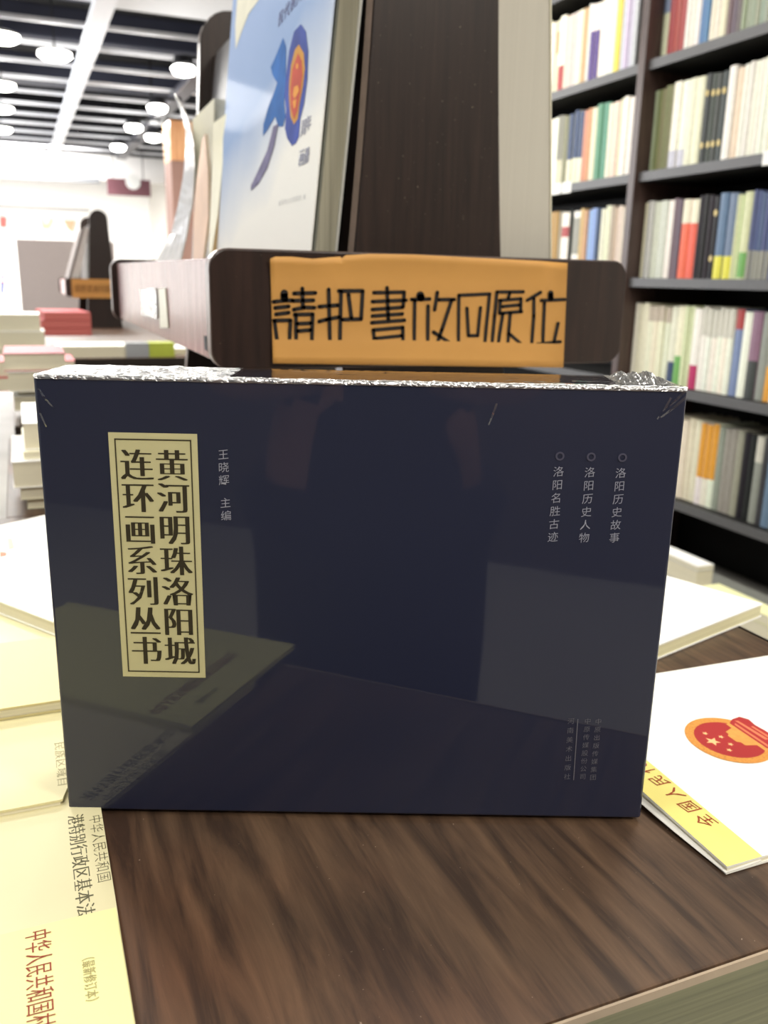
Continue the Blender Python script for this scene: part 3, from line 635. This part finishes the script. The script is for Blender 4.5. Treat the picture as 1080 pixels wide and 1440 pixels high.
albslab(AL-.0015, AL, .0005, AH, -.0249, -.0013).build('spine', mat((214, 222, 232), .4, .4), al)
albslab(.003, AL-.002, .001, AH-.001, -.0061, -.0040).build('flyleaf', mat((120, 122, 112), .7, .3), al)
def cp(x, y): return (280+x/3.6, y/3.6)
def decal(name, polys, m_, d, parent=al):
    mb = MB()
    for P in polys: mb.add([albpix(*cp(x, y), d) for x, y in P], [tuple(range(len(P)))])
    return mb.build(name, m_, parent)
decal('swoosh_print', [[(195, -40), (330, -40), (250, 70), (215, 160), (185, 250), (182, 130)]], mat((236, 234, 216), .7, .1), .0003)
decal('seven_print', [[(425, 190), (440, 240), (438, 400), (430, 520), (437, 590), (425, 640), (398, 640), (385, 590), (345, 660), (322, 688), (325, 630), (350, 540), (378, 470), (395, 420), (372, 380), (362, 340), (385, 290)]], mat((44, 108, 186), .7, .1, .25, 25), .0004)
decal('seven_tail_print', [[(402, 625), (375, 640), (345, 760), (300, 860), (262, 940), (262, 965), (300, 930), (345, 850), (380, 740)]], mat((120, 116, 150), .7, .1, .3, 50), .0005)
decal('zero_print', [[(515, 122), (540, 160), (552, 260), (548, 400), (532, 520), (512, 600), (505, 690), (490, 725), (470, 738), (445, 700), (434, 650), (440, 560), (432, 480), (440, 380), (455, 260), (480, 160)]], mat((64, 84, 168), .7, .1, .3, 18), .0004)
decal('zero_core_print', [[(505, 225), (530, 270), (535, 350), (525, 440), (508, 530), (500, 600), (480, 630), (462, 590), (455, 500), (455, 420), (465, 330), (485, 250)]], mat((206, 150, 66), .7, .1, .1), .0006)
decal('zero_red_print', [[(500, 268), (520, 310), (523, 380), (512, 470), (497, 560), (480, 605), (464, 545), (462, 450), (472, 350)]], mat((196, 84, 66), .7, .1, .15, 60), .0008)
decal('zero_gold_print', [[(492, 320), (502, 325), (500, 350), (490, 345)], [(480, 440), (500, 430), (506, 460), (484, 500), (474, 480)], [(474, 510), (492, 500), (488, 540), (478, 550)]], mat((232, 160, 70), .7, .1), .0010)
def albtext(mb, ch, c4, d=.0005, **k):
    P = [albpix(*p, d) for p in c4]    # bl, br, tr, tl
    put(mb, ch, lambda u, v: P[0]*(1-u)*(1-v)+P[1]*u*(1-v)+P[2]*u*v+P[3]*(1-u)*v, **k)
g = MB()
albtext(g, '周', ((422, 194), (430, 188), (432, 164), (424, 168)), wide=.03); albtext(g, '年', ((429, 186), (437, 182), (438, 158), (431, 163)), wide=.03)
albtext(g, '画', ((419, 236), (427, 232), (429, 206), (421, 210)), wide=.03); albtext(g, '册', ((427, 232), (434, 228), (436, 203), (429, 207)), wide=.03)
g.build('navy_lettering', mat((50, 48, 96), .4, .3), al)
g = MB()
for i, ch in enumerate('民代表大会'):
    a = 390+i*8.5; y0 = 40-i*10
    albtext(g, ch, ((a, y0), (a+8, y0-9), (a+10, y0-32), (a+2, y0-23)), wide=.02)
g.build('heading_lettering', mat((70, 80, 140), .4, .3), al)
g = MB()
for i, ch in enumerate('洛阳市人大常委会编'):
    a = 391+i*4.1+(2 if i == 8 else 0); y0 = 290-i*1.1
    albtext(g, ch, ((a, y0), (a+3.8, y0-1), (a+4.2, y0-9), (a+.4, y0-8)), off=-.01)
g.build('small_lettering', mat((150, 150, 150), .4, .3), al)

# curved magazines and booklets further along the tray
def leaf2(name, cat, label, near, far, yn, yf, th, m_cover, m_page=M_PAGE):
    """a standing thin book; near / far: outlines of its two upright edges, y: where they stand"""
    def edge(pts, y):
        P = [hy(a, b, y) for a, b in pts]; lo = P[0]
        return [Vector((lo.x, y, tz+.0005))]+P
    A, B = edge(near, yn), edge(far, yf)
    e = empty(name, (A[0]+B[0])/2, label, cat)
    n = len(A); nn = (B[0]-A[0]).cross(Vector((0, 0, 1))).normalized()
    if nn.x > 0: nn = -nn
    def sheet(nm, o0, o1, m_, ins=0.):
        mb = MB(); M_ = 4
        for off in (o0, o1):
            for k in range(n):
                for q in range(M_+1):
                    t = (ins+(1-2*ins)*q/M_); p = A[k]*(1-t)+B[k]*t-nn*off
                    if k == n-1: p = p-Vector((0, 0, ins*.02))
                    mb.v.append(tuple(p))
        W = M_+1; K = n*W
        for k in range(n-1):
            for q in range(M_):
                a = k*W+q; mb.f += [(a, a+1, a+W+1, a+W), (K+a, K+a+W, K+a+W+1, K+a+1)]
            for q in (0, M_): a = k*W+q; mb.f.append((a, a+W, a+W+K, a+K))
        for q in range(M_):
            for k in (0, n-1): a = k*W+q; mb.f.append((a, a+1, a+1+K, a+K))
        mb.build(nm, m_, e)
    t = min(.0007, th*.2)
    sheet('front_cover', 0, t, m_cover); sheet('page_block', t*1.05, th-t*1.05, m_page, .01); sheet('back_cover', th-t, th, m_cover)
    return e
vp = dict(stretch=(1, 1, 200))
leaf2('cream_booklet', 'booklet', 'tall cream booklet with a tan page edge, next to the picture album', [(298, 352), (306, 300), (312, 240), (317, 195), (318, 160)], [(293, 352), (296, 300), (298, 240), (299, 200), (300, 173)], 1.22, 1.27, .008, mat((240, 236, 208), .5, .3, .03), mat((196, 166, 120), .8, .2, .2, 1, stretch=(200, 1, 1)))
leaf2('peach_booklet', 'booklet', 'peach coloured booklet standing in the near rack beside the glossy magazine', [(285, 369), (293, 305), (292, 237), (288, 188)], [(271, 373), (272, 305), (276, 256), (284, 196)], 1.29, 1.36, .004, mat((238, 200, 168), .5, .3, .05))
leaf2('pointed_booklet', 'booklet', 'cream booklet with a pointed white top corner behind the peach booklet', [(286, 340), (296, 250), (300, 200), (301, 138)], [(272, 340), (274, 250), (272, 200), (270, 169)], 1.37, 1.44, .003, mat((244, 242, 226), .5, .3, .05))
leaf2('olive_book', 'book', 'dark olive book showing only its top above the cream booklets', [(316, 330), (318, 141)], [(301, 330), (302, 138)], 1.285, 1.35, .005, mat((96, 98, 84), .5, .3, .05))
leaf2('glossy_magazine', 'magazine', 'glossy white magazine bowing outward, leftmost in the near rack', [(252, 374), (262, 330), (270, 285), (273, 240), (272, 205), (266, 172), (256, 150), (246, 133)], [(216, 374), (240, 330), (250, 290), (257, 250), (261, 210), (261, 182), (253, 154), (244, 131)], 1.40, 1.50, .002, mat((246, 246, 246), .12, .6, .02, coat=.6))
# grey white book in the right tray
e = empty('grey_book', (.515, .86, tz), 'thick pale grey book leaning in the right tray, beside the upright', 'book')
a0, a1 = hy(775, 372, .79), hy(775, 0, .79); 
def gbx(z): t = (z-a0.z)/(a1.z-a0.z); return a0.x+(a1.x-a0.x)*t
mb = MB(); zt = .60
for (x0_, x1_, ya, yb, nm, mm) in ((-.060, -.0015, .7905, .98, 'page_block', mat((198, 194, 182), .7, .3, .03, 1, stretch=(300, 1, 1))), (-.0014, 0, .789, .985, 'cover', mat((226, 222, 200), .6, .3)),):
    MB().add([(gbx(z)+d, y__, z) for z in (tz+.0005, zt) for d, y__ in ((x0_, ya), (x1_, ya), (x1_, yb), (x0_, yb))], [(0, 3, 2, 1), (4, 5, 6, 7), (0, 1, 5, 4), (1, 2, 6, 5), (2, 3, 7, 6), (3, 0, 4, 7)]).build(nm, mm, e)
# orange panel far beyond: a wood cabinet end
p0 = hy(238, 168, 9); p1 = hy(258, 330, 9)
cbn = empty('orange_wood_cabinet', ((p0.x+p1.x)/2, 9.2, FL), 'tall cabinet with an orange wood top panel, far behind the curled magazine', 'cabinet')
pm = hy(238, 225, 9)
MB().box((p0.x, 9, FL), (p1.x+.25, 9.4, pm.z)).build('body', mat((150, 116, 104), .5, .4), cbn, bevel=.005)
MB().box((p0.x, 9, pm.z+.001), (p1.x+.25, 9.4, p0.z)).build('top_panel', wood('orange_wood', (206, 140, 90), (236, 180, 130), (40, 40, 3)), cbn, bevel=.005)

# ------------------------------------------------------------------ bookcase on the right
SX = 2.0; SZ = [.973, .625, .278, -.073, -.444]; TH = .030
POST_Y0, POST_Y1 = 2.615, 2.67
bc = empty('bookcase', (2.2, 2.8, FL), 'dark bookcase with grey shelves along the right wall, full of books', 'bookcase')
MB().box((SX-.02, POST_Y0, FL), (SX+.34, POST_Y0+.035, 1.75)).build('upright', W_POST, bc, bevel=.002)
for yy in (1.18, 5.1): MB().box((SX-.02, yy, FL), (SX+.34, yy+.035, 1.75)).build('upright', W_POST, bc, bevel=.002)
MB().box((SX+.34, 1.18, FL), (SX+.355, 5.135, 1.75)).build('back_panel', M_BLACK, bc)
MB().box((SX-.02, 1.18, 1.75), (SX+.34, 5.135, 1.78)).build('top_board', M_BLACK, bc)
for (ya, yb) in ((1.216, POST_Y0-.001), (POST_Y0+.036, 5.099)):
    for z in SZ+[1.32]:
        MB().box((SX, ya, z-TH), (SX+.339, yb, z)).build('shelf', M_BLACK, bc); sh_ = bpy.data.objects[-1] if False else col.objects[-1]
        MB().box((SX-.003, ya, z-TH), (SX-.0005, yb, z)).build('shelf_edge', M_SHELF, sh_)
for (z, ya, yb) in ((.625, 1.98, 2.06), (.625, 1.82, 1.93), (.625, 3.02, 3.08), (.625, 3.09, 3.2)):
    MB().box((SX-.0045, ya, z-.034), (SX-.0032, yb, z+.006)).build('price_tag', M_WHITE, bc)
MB().box((1.58, 1.216, FL), (SX-.021, 5.1, -.62)).build('plinth_ledge', mat((128, 130, 124), .5, .4), bc, bevel=.004)

CN = {'white': (238, 236, 224), 'cream': (226, 222, 198), 'pale grey': (204, 202, 190), 'grey': (150, 150, 140), 'olive green': (124, 128, 92), 'pale green': (206, 214, 172), 'charcoal': (62, 66, 64), 'black': (30, 30, 32),
      'red': (168, 70, 70), 'blue': (96, 134, 176), 'grey blue': (126, 142, 170), 'brown grey': (118, 104, 108), 'grey green': (164, 172, 152), 'peach': (226, 204, 184), 'orange red': (226, 106, 80), 'navy': (86, 98, 136),
      'mauve': (134, 110, 124), 'orange': (222, 158, 60), 'purple': (86, 66, 132), 'yellow': (228, 206, 92), 'lavender grey': (196, 196, 208), 'salmon': (206, 150, 122), 'green': (92, 152, 120), 'ochre': (160, 130, 66),
      'light blue': (140, 172, 214), 'dark blue': (62, 78, 110), 'taupe': (184, 172, 156), 'pinkish cream': (226, 206, 190), 'tan': (196, 164, 120), 'slate blue': (104, 126, 150), 'magenta': (180, 50, 100), 'leaf green': (112, 168, 92), 'bright yellow': (222, 216, 80)}
BM = {}
def shelf_book(y0, y1, z, h, dep, setback, c, label, group, bands=(), dots=(), lean=0.):
    """one book, spine towards -x; cover mesh wraps three sides, pages inset"""
    w_ = y1-y0; x0 = SX+setback
    k = (round(w_, 3), round(h, 3), c)
    mb = MB(); t = min(.0015, w_*.15); yy0, yy1 = y0+.0004, y1-.0004
    # spine slightly rounded
    n = 4; arc = [(x0+.004*(1-math.sin(pi*i/n)), yy0+(yy1-yy0)*i/n) for i in range(n+1)]
    out = arc+[(x0+dep, yy1), (x0+dep, yy1-t), (x0+.008, yy1-t), (x0+.008, yy0+t), (x0+dep, yy0+t), (x0+dep, yy0)]
    mb.prism(out, 'z', z+.0005, z+h)
    cc = tuple(min(255, max(0, v+rnd.randint(-5, 5)*1)) for v in CN[c]); cc = tuple(int(v/4)*4 for v in cc)
    o = mb.build('book', mat(cc, .45, .4, .06, 60)); tag(o, label, 'book', group)
    p = MB().box((x0+.0085, yy0+t+.0001, z+.003), (x0+dep-.003, yy1-t-.0001, z+h-.003)).build('page_block', M_PAGE); p.parent = o
    for (f0, f1, bc_) in bands:
        ar = [(x-.0004, y) for x, y in arc]; mb = MB(); Z0_, Z1_ = z+.0006+h*f0, z+h*f1+.0002*(f1 > .99)
        mb.add([(x, y, Z0_) for x, y in ar]+[(x, y, Z1_) for x, y in ar], [(i, i+1, i+n+2, i+n+1) for i in range(n)])
        q = mb.build('spine_band', mat(CN[bc_], .45, .4, .05, 60)); q.parent = o; q['label'] = bc_+' band across the spine'
    for f in dots:
        q = MB().prism([(yy0+w_*.5+w_*.3*cos(a*pi/4), z+h*f+w_*.4*sin(a*pi/4)) for a in range(8)], 'x', x0-.0008, x0-.0003).build('gold_mark', mat((200, 178, 110), .4, .5)); q.parent = o
    return o
ORD = ['first', 'second', 'third', 'fourth', 'fifth', 'sixth', 'seventh', 'eighth', 'ninth', 'tenth', 'eleventh', 'twelfth', 'thirteenth', 'fourteenth', 'fifteenth', 'sixteenth', 'seventeenth', 'eighteenth', 'nineteenth', 'twentieth',
       'twenty-first', 'twenty-second', 'twenty-third', 'twenty-fourth', 'twenty-fifth', 'twenty-sixth', 'twenty-seventh', 'twenty-eighth', 'twenty-ninth', 'thirtieth', 'thirty-first', 'thirty-second', 'thirty-third', 'thirty-fourth', 'thirty-fifth', 'thirty-sixth', 'thirty-seventh', 'thirty-eighth']
def shelf_row(z, yline, specs, place, side, extra, hb):
    """specs: (pixel x where the group starts, pixel x where it ends, count, colour, bands, dots); yline(px) = pixel y of the shelf edge"""
    items = []
    xs = SX+.035
    for s in specs:
        a, b, n, c = s[:4]; bands = s[4] if len(s) > 4 else (); dots = s[5] if len(s) > 5 else (); hh = s[6] if len(s) > 6 else hb
        ya = hx(a, yline(a), xs).y; yb = hx(b, yline(b), xs).y
        for i in range(n): items.append((ya+(yb-ya)*i/n, ya+(yb-ya)*(i+1)/n, c, bands, dots, hh))
    lim = POST_Y0 if side == 'right' else POST_Y0+.036
    if side == 'right': items.sort(key=lambda t: -max(t[0], t[1]))
    else: items.sort(key=lambda t: min(t[0], t[1]))
    # continue past the frame edge in the same manner
    if items:
        endy = min(min(i[0], i[1]) for i in items) if side == 'right' else max(max(i[0], i[1]) for i in items)
        for (n, c, w_) in extra:
            for _ in range(n):
                if side == 'right': items.append((endy-w_, endy, c, (), (), hb)); endy -= w_
                else: items.append((endy, endy+w_, c, (), (), hb)); endy += w_
    for i, (ya, yb, c, bands, dots, hh) in enumerate(items):
        y0, y1 = min(ya, yb), max(ya, yb)
        if side == 'right': y1 = min(y1, lim-.001)
        else: y0 = max(y0, lim+.001)
        if y1-y0 < .004: continue
        h = hh+rnd.uniform(-.006, .006); 
        bt = (' with a '+bands[0][2]+' band') if bands and bands[0][2] != c else ''
        shelf_book(y0, y1, z, h, .17+rnd.uniform(-.02, .02), .03+rnd.uniform(0, .006), c, f"{c} book{bt}, {ORD[i]} {side} of post, {place}", f'books on the {place} {side} of the post', bands, dots)
def L(x0, y0, x1, y1): return lambda x: y0+(y1-y0)*(x-x0)/(x1-x0)
# right bay
shelf_row(.973, L(925, 72, 1080, 28), [(924, 937, 1, 'cream', [(.52, 1, 'grey blue')]), (937, 962, 3, 'red'), (962, 982, 3, 'white'), (982, 995, 2, 'blue'), (995, 1020, 3, 'cream'), (1020, 1041, 3, 'brown grey'), (1041, 1080, 6, 'grey green')],
          'top visible shelf', 'right', [(3, 'white', .03)], .27)
shelf_row(.625, L(908, 236, 1080, 206), [(908, 917, 1, 'grey green'), (917, 939, 4, 'olive green'), (939, 960, 2, 'white', [(0, .22, 'lavender grey')]), (960, 981, 2, 'cream'), (981, 1014, 4, 'charcoal', (), (.22, .79)), (1014, 1024, 1, 'white'), (1024, 1035, 1, 'peach'), (1035, 1063, 4, 'white'), (1063, 1080, 2, 'white')],
          'second shelf down', 'right', [(4, 'cream', .025)], .262)
shelf_row(.278, L(890, 390, 1080, 391), [(891, 902, 2, 'cream'), (902, 920, 2, 'pale grey'), (920, 930, 1, 'pale grey'), (930, 938, 1, 'white'), (938, 950, 2, 'brown grey'), (950, 972, 2, 'orange red', [(.70, 1, 'cream')]), (972, 993, 3, 'black'), (993, 1001, 1, 'black', (), (.25, .8)), (1001, 1024, 2, 'slate blue', [(0, .27, 'bright yellow')]),
          (1024, 1035, 2, 'pale green'), (1035, 1046, 1, 'pale green', [(.02, .31, 'leaf green')]), (1046, 1078, 5, 'navy', [(0, .33, 'grey')])], 'third shelf down', 'right', [(2, 'navy', .03), (3, 'cream', .025)], .25)
shelf_row(-.073, L(965, 545, 1080, 567), [(880, 890, 1, 'white'), (890, 904, 2, 'cream'), (904, 934, 4, 'cream', [(.8, 1, 'taupe')]), (934, 943, 1, 'cream', [(0, .30, 'dark blue')]), (943, 953, 1, 'cream', [(0, .38, 'leaf green')]), (953, 966, 2, 'pale green'), (966, 977, 1, 'white', [(.0, .30, 'magenta')]), (977, 1022, 6, 'white', [(.66, 1, 'pale grey')]),
          (1022, 1033, 1, 'grey blue', [(.77, 1, 'red')]), (1033, 1044, 1, 'white'), (1044, 1058, 1, 'mauve', [(0, .44, 'charcoal')]), (1058, 1070, 1, 'grey'), (1070, 1080, 1, 'grey', [(0, .4, 'orange')])], 'fourth shelf down', 'right', [(4, 'cream', .03)], .262)
shelf_row(-.444, L(955, 702, 1080, 746), [(925, 957, 3, 'cream'), (957, 974, 2, 'cream'), (974, 998, 3, 'white', [(.34, 1, 'orange')]), (998, 1032, 4, 'grey'), (1032, 1050, 2, 'black'), (1050, 1060, 1, 'grey', [(.7, 1, 'pale grey')]), (1060, 1068, 1, 'charcoal'), (1068, 1080, 1, 'slate blue')], 'bottom shelf', 'right', [(4, 'grey', .03)], .27)
# left bay
shelf_row(.973, L(777, 122, 895, 82), [(771, 778, 1, 'cream'), (778, 783, 1, 'cream', [(.55, .85, 'tan')]), (783, 791, 1, 'white', [(0, .36, 'red')]), (791, 797, 1, 'pinkish cream'), (797, 808, 2, 'pale grey'), (808, 815, 1, 'cream'), (815, 822, 1, 'tan'), (822, 826, 1, 'white'), (826, 839, 2, 'white', [(0, .66, 'purple')]), (839, 862, 3, 'white'), (862, 870, 1, 'yellow'), (870, 893, 4, 'lavender grey')],
          'top visible shelf', 'left', [(6, 'cream', .03), (8, 'white', .035)], .27)
shelf_row(.625, L(777, 258, 885, 236), [(772, 780, 1, 'white'), (780, 788, 2, 'cream', [(.38, 1, 'grey')]), (788, 795, 1, 'olive green'), (795, 815, 3, 'cream', [(.36, 1, 'dark blue')]), (815, 826, 2, 'salmon'), (826, 833, 1, 'cream'), (833, 850, 2, 'green'), (850, 857, 1, 'cream'), (857, 865, 1, 'pinkish cream'), (865, 870, 1, 'cream'), (870, 886, 2, 'white')],
          'second shelf down', 'left', [(6, 'cream', .03), (8, 'white', .035)], .262)
shelf_row(.278, L(777, 384, 878, 386), [(770, 781, 1, 'ochre'), (781, 786, 1, 'grey'), (786, 796, 1, 'white', [(.62, .78, 'red')]), (796, 800, 1, 'black'), (800, 810, 1, 'white', [(.35, .9, 'grey')]), (810, 821, 2, 'tan'), (821, 833, 2, 'light blue'), (833, 838, 1, 'dark blue'), (838, 851, 2, 'cream'), (851, 862, 2, 'taupe'), (862, 873, 2, 'pinkish cream'), (873, 877, 1, 'yellow')],
          'third shelf down', 'left', [(6, 'cream', .03), (8, 'grey', .035)], .25)
# piles on the ledge below the bookcase
zb = -.62
def pile(px, py, specs, y0, L_, labels, x0):
    z = zb+.0005
    for (th, c, dy), lb in zip(specs, labels):
        quadbook('ledge_book', 'book', lb, [(x0, y0+dy), (x0+.055, y0+dy), (x0+.055, y0+dy+L_), (x0, y0+dy+L_)], z, th, c, group='books piled on the ledge below the bookcase'); z += th+.0005
pile(0, 0, [(.035, (200, 198, 186), .0), (.035, (180, 174, 166), .01), (.035, (226, 224, 214), -.01), (.045, (160, 158, 150), .0), (.012, (248, 248, 246), .0)], 1.70, .42, ['lowest white book of the left pile on the bookcase ledge', 'second grey book up in the left pile on the bookcase ledge', 'third white book up in the left pile on the bookcase ledge', 'thick grey book near the top of the left pile on the bookcase ledge', 'glossy white book topping the left pile on the bookcase ledge'], 1.60)
pile(0, 0, [(.05, (226, 224, 170), .0), (.05, (200, 200, 160), .008), (.025, (246, 246, 190), .0)], 1.24, .42, ['lowest pale yellow book of the right pile on the bookcase ledge', 'middle grey green book of the right pile on the bookcase ledge', 'pale yellow book topping the right pile on the bookcase ledge'], 1.585)
for o in list(bpy.data.objects):
    if '_l' in o: del o['_l']

def wslab(name, pts, y0, y1, m_, parent): 
    P = [hy(a, b, y0) for a, b in pts]
    return MB().prism([(p.x, p.z) for p in P], 'y', y0, y1).build(name, m_, parent)
e = empty('grey_magazine', (.25, 6.5, .1), 'pale grey magazine leaning on the left side of the far rack', 'magazine')
wslab('cover', [(100, 391), (112, 391), (125, 322), (119, 320)], 6.46, 6.9, mat((206, 204, 200), .5, .4, .05), e)
wslab('spine_edge', [(96, 391), (99.5, 391), (118.5, 320), (114, 322)], 6.46, 6.9, mat((120, 112, 108), .5, .4, .05), e)
# ------------------------------------------------------------------ the photographer behind the camera (seen mirrored in the glossy box)
H = Matrix(((cos(YAW), sin(YAW), 0, 0), (-sin(YAW), cos(YAW), 0, 0), (0, 0, 1, 0), (0, 0, 0, 1))) @ Matrix.Translation((0, -.07, 0))
def skin_chain(name, verts, edges, radii, m_, parent, sub=2):
    me = bpy.data.meshes.new(name); me.from_pydata([H @ Vector(v) for v in verts], edges, []); me.materials.append(m_)
    o = bpy.data.objects.new(name, me); col.objects.link(o); o.parent = parent; o.matrix_parent_inverse = Matrix.Translation(parent.location).inverted()
    sk = o.modifiers.new('skin', 'SKIN'); sk.use_smooth_shade = True
    for i, r_ in enumerate(radii):
        d = me.skin_vertices[0].data[i]; d.radius = r_ if isinstance(r_, tuple) else (r_, r_); d.use_root = (i == 0)
    o.modifiers.new('sub', 'SUBSURF').levels = sub; o.modifiers['sub'].render_levels = sub
    for p in me.polygons: p.use_smooth = True
    return o
pc = H @ Vector((0, -.40, FL))
pe = empty('person', pc, 'person in dark clothes holding a phone, mirrored faintly in the navy box', 'person')
V, E_, RR = [], [], []
def vtx(p, r, prev=None):
    V.append(p); RR.append(r)
    if prev is not None: E_.append((prev, len(V)-1))
    return len(V)-1
pel = vtx((0, -.42, .06), .13); ch_ = vtx((0, -.41, .34), .135, pel); nk = vtx((0, -.40, .50), .05, ch_); hd = vtx((0, -.37, .60), .082, nk); hd2 = vtx((0, -.36, .68), .075, hd)
for s_ in (-1, 1):
    hp = vtx((s_*.09, -.42, .0), .085, pel); kn = vtx((s_*.10, -.40, -.33), .058, hp); an_ = vtx((s_*.10, -.43, -.68), .04, kn); vtx((s_*.11, -.31, -.725), .03, an_)
    sh = vtx((s_*.17, -.41, .42), .055, ch_); el = vtx((s_*.20, -.30, .14), .042, sh); wr = vtx((s_*.075, -.06, .165), .027, el); pa = vtx((s_*.052, -.018, .185), .024, wr)
    for q, (dx, dz, ln) in enumerate(((.0, .030, .9), (.0, .012, 1.0), (.0, -.006, .95), (.0, -.022, .75))):
        a_ = vtx((s_*.046, -.008, .20+dz), .0085, pa); b_ = vtx((s_*.040, .0-.004, .205+dz), .008, a_); vtx((s_*(.040-.02*ln), -.018, .208+dz), .007, b_)
    th_ = vtx((s_*.040, -.034, .205), .010, pa); vtx((s_*.018, -.034, .225), .0085, th_)
skin_chain('body', V, E_, RR, mat((178, 132, 108), .6, .3, .05), pe)
V2, E_, RR2 = [], [], []
V, RR = V2, RR2
pel = vtx((0, -.42, .06), (.155, .125)); ch_ = vtx((0, -.415, .34), (.175, .13), pel); vtx((0, -.41, .46), (.085, .075), ch_)
hm = vtx((0, -.42, -.20), (.185, .14), pel); hm2 = vtx((0, -.42, -.50), (.20, .15), hm)
for s_ in (-1, 1):
    sh = vtx((s_*.18, -.41, .42), .07, ch_); vtx((s_*.20, -.35, .24), .062, sh)
skin_chain('jacket', V2, E_, RR2, mat((22, 22, 28), .8, .2, .1), pe)
V3, E_, RR3 = [], [], []
V, RR = V3, RR3
pel = vtx((0, -.42, -.02), (.15, .12))
for s_ in (-1, 1):
    hp = vtx((s_*.09, -.42, -.10), .10, pel); kn = vtx((s_*.10, -.40, -.35), .075, hp); vtx((s_*.10, -.43, -.66), .06, kn)
skin_chain('trousers', V3, E_, RR3, mat((26, 26, 34), .8, .2, .1), pe)
V4, E_, RR4 = [], [], []
V, RR = V4, RR4
a_ = vtx((0, -.385, .66), .088); vtx((0, -.40, .71), .075, a_); vtx((0, -.43, .60), .07, a_)
skin_chain('hair', V4, E_, RR4, mat((24, 20, 18), .6, .3, .1), pe)
for s_ in (-1, 1): MB().box((s_*.105-.045, -.47, FL+.0), (s_*.105+.045, -.24, FL+.065), H).build('shoe', mat((30, 30, 34), .5, .4), pe, bevel=.015)
f_ = MB()
for s_ in (-1, 1): f_.lathe([(.001, -.008), (.011, -.004), (.011, .004), (.001, .008)], tuple(H @ Vector((s_*.03, -.292, .635))), 10)
f_.build('eyes', mat((40, 34, 32), .3, .5), pe)
ph = empty('phone', H @ Vector((0, -.013, .205)), 'slim dark phone held by the person', 'phone')
MB().prism(rrect(-.034, .128, .036, .268, .009), 'y', -.018, -.011, H).build('phone_body', mat((40, 40, 44), .3, .5), ph)
for o in list(bpy.data.objects):
    if '_l' in o: del o['_l']
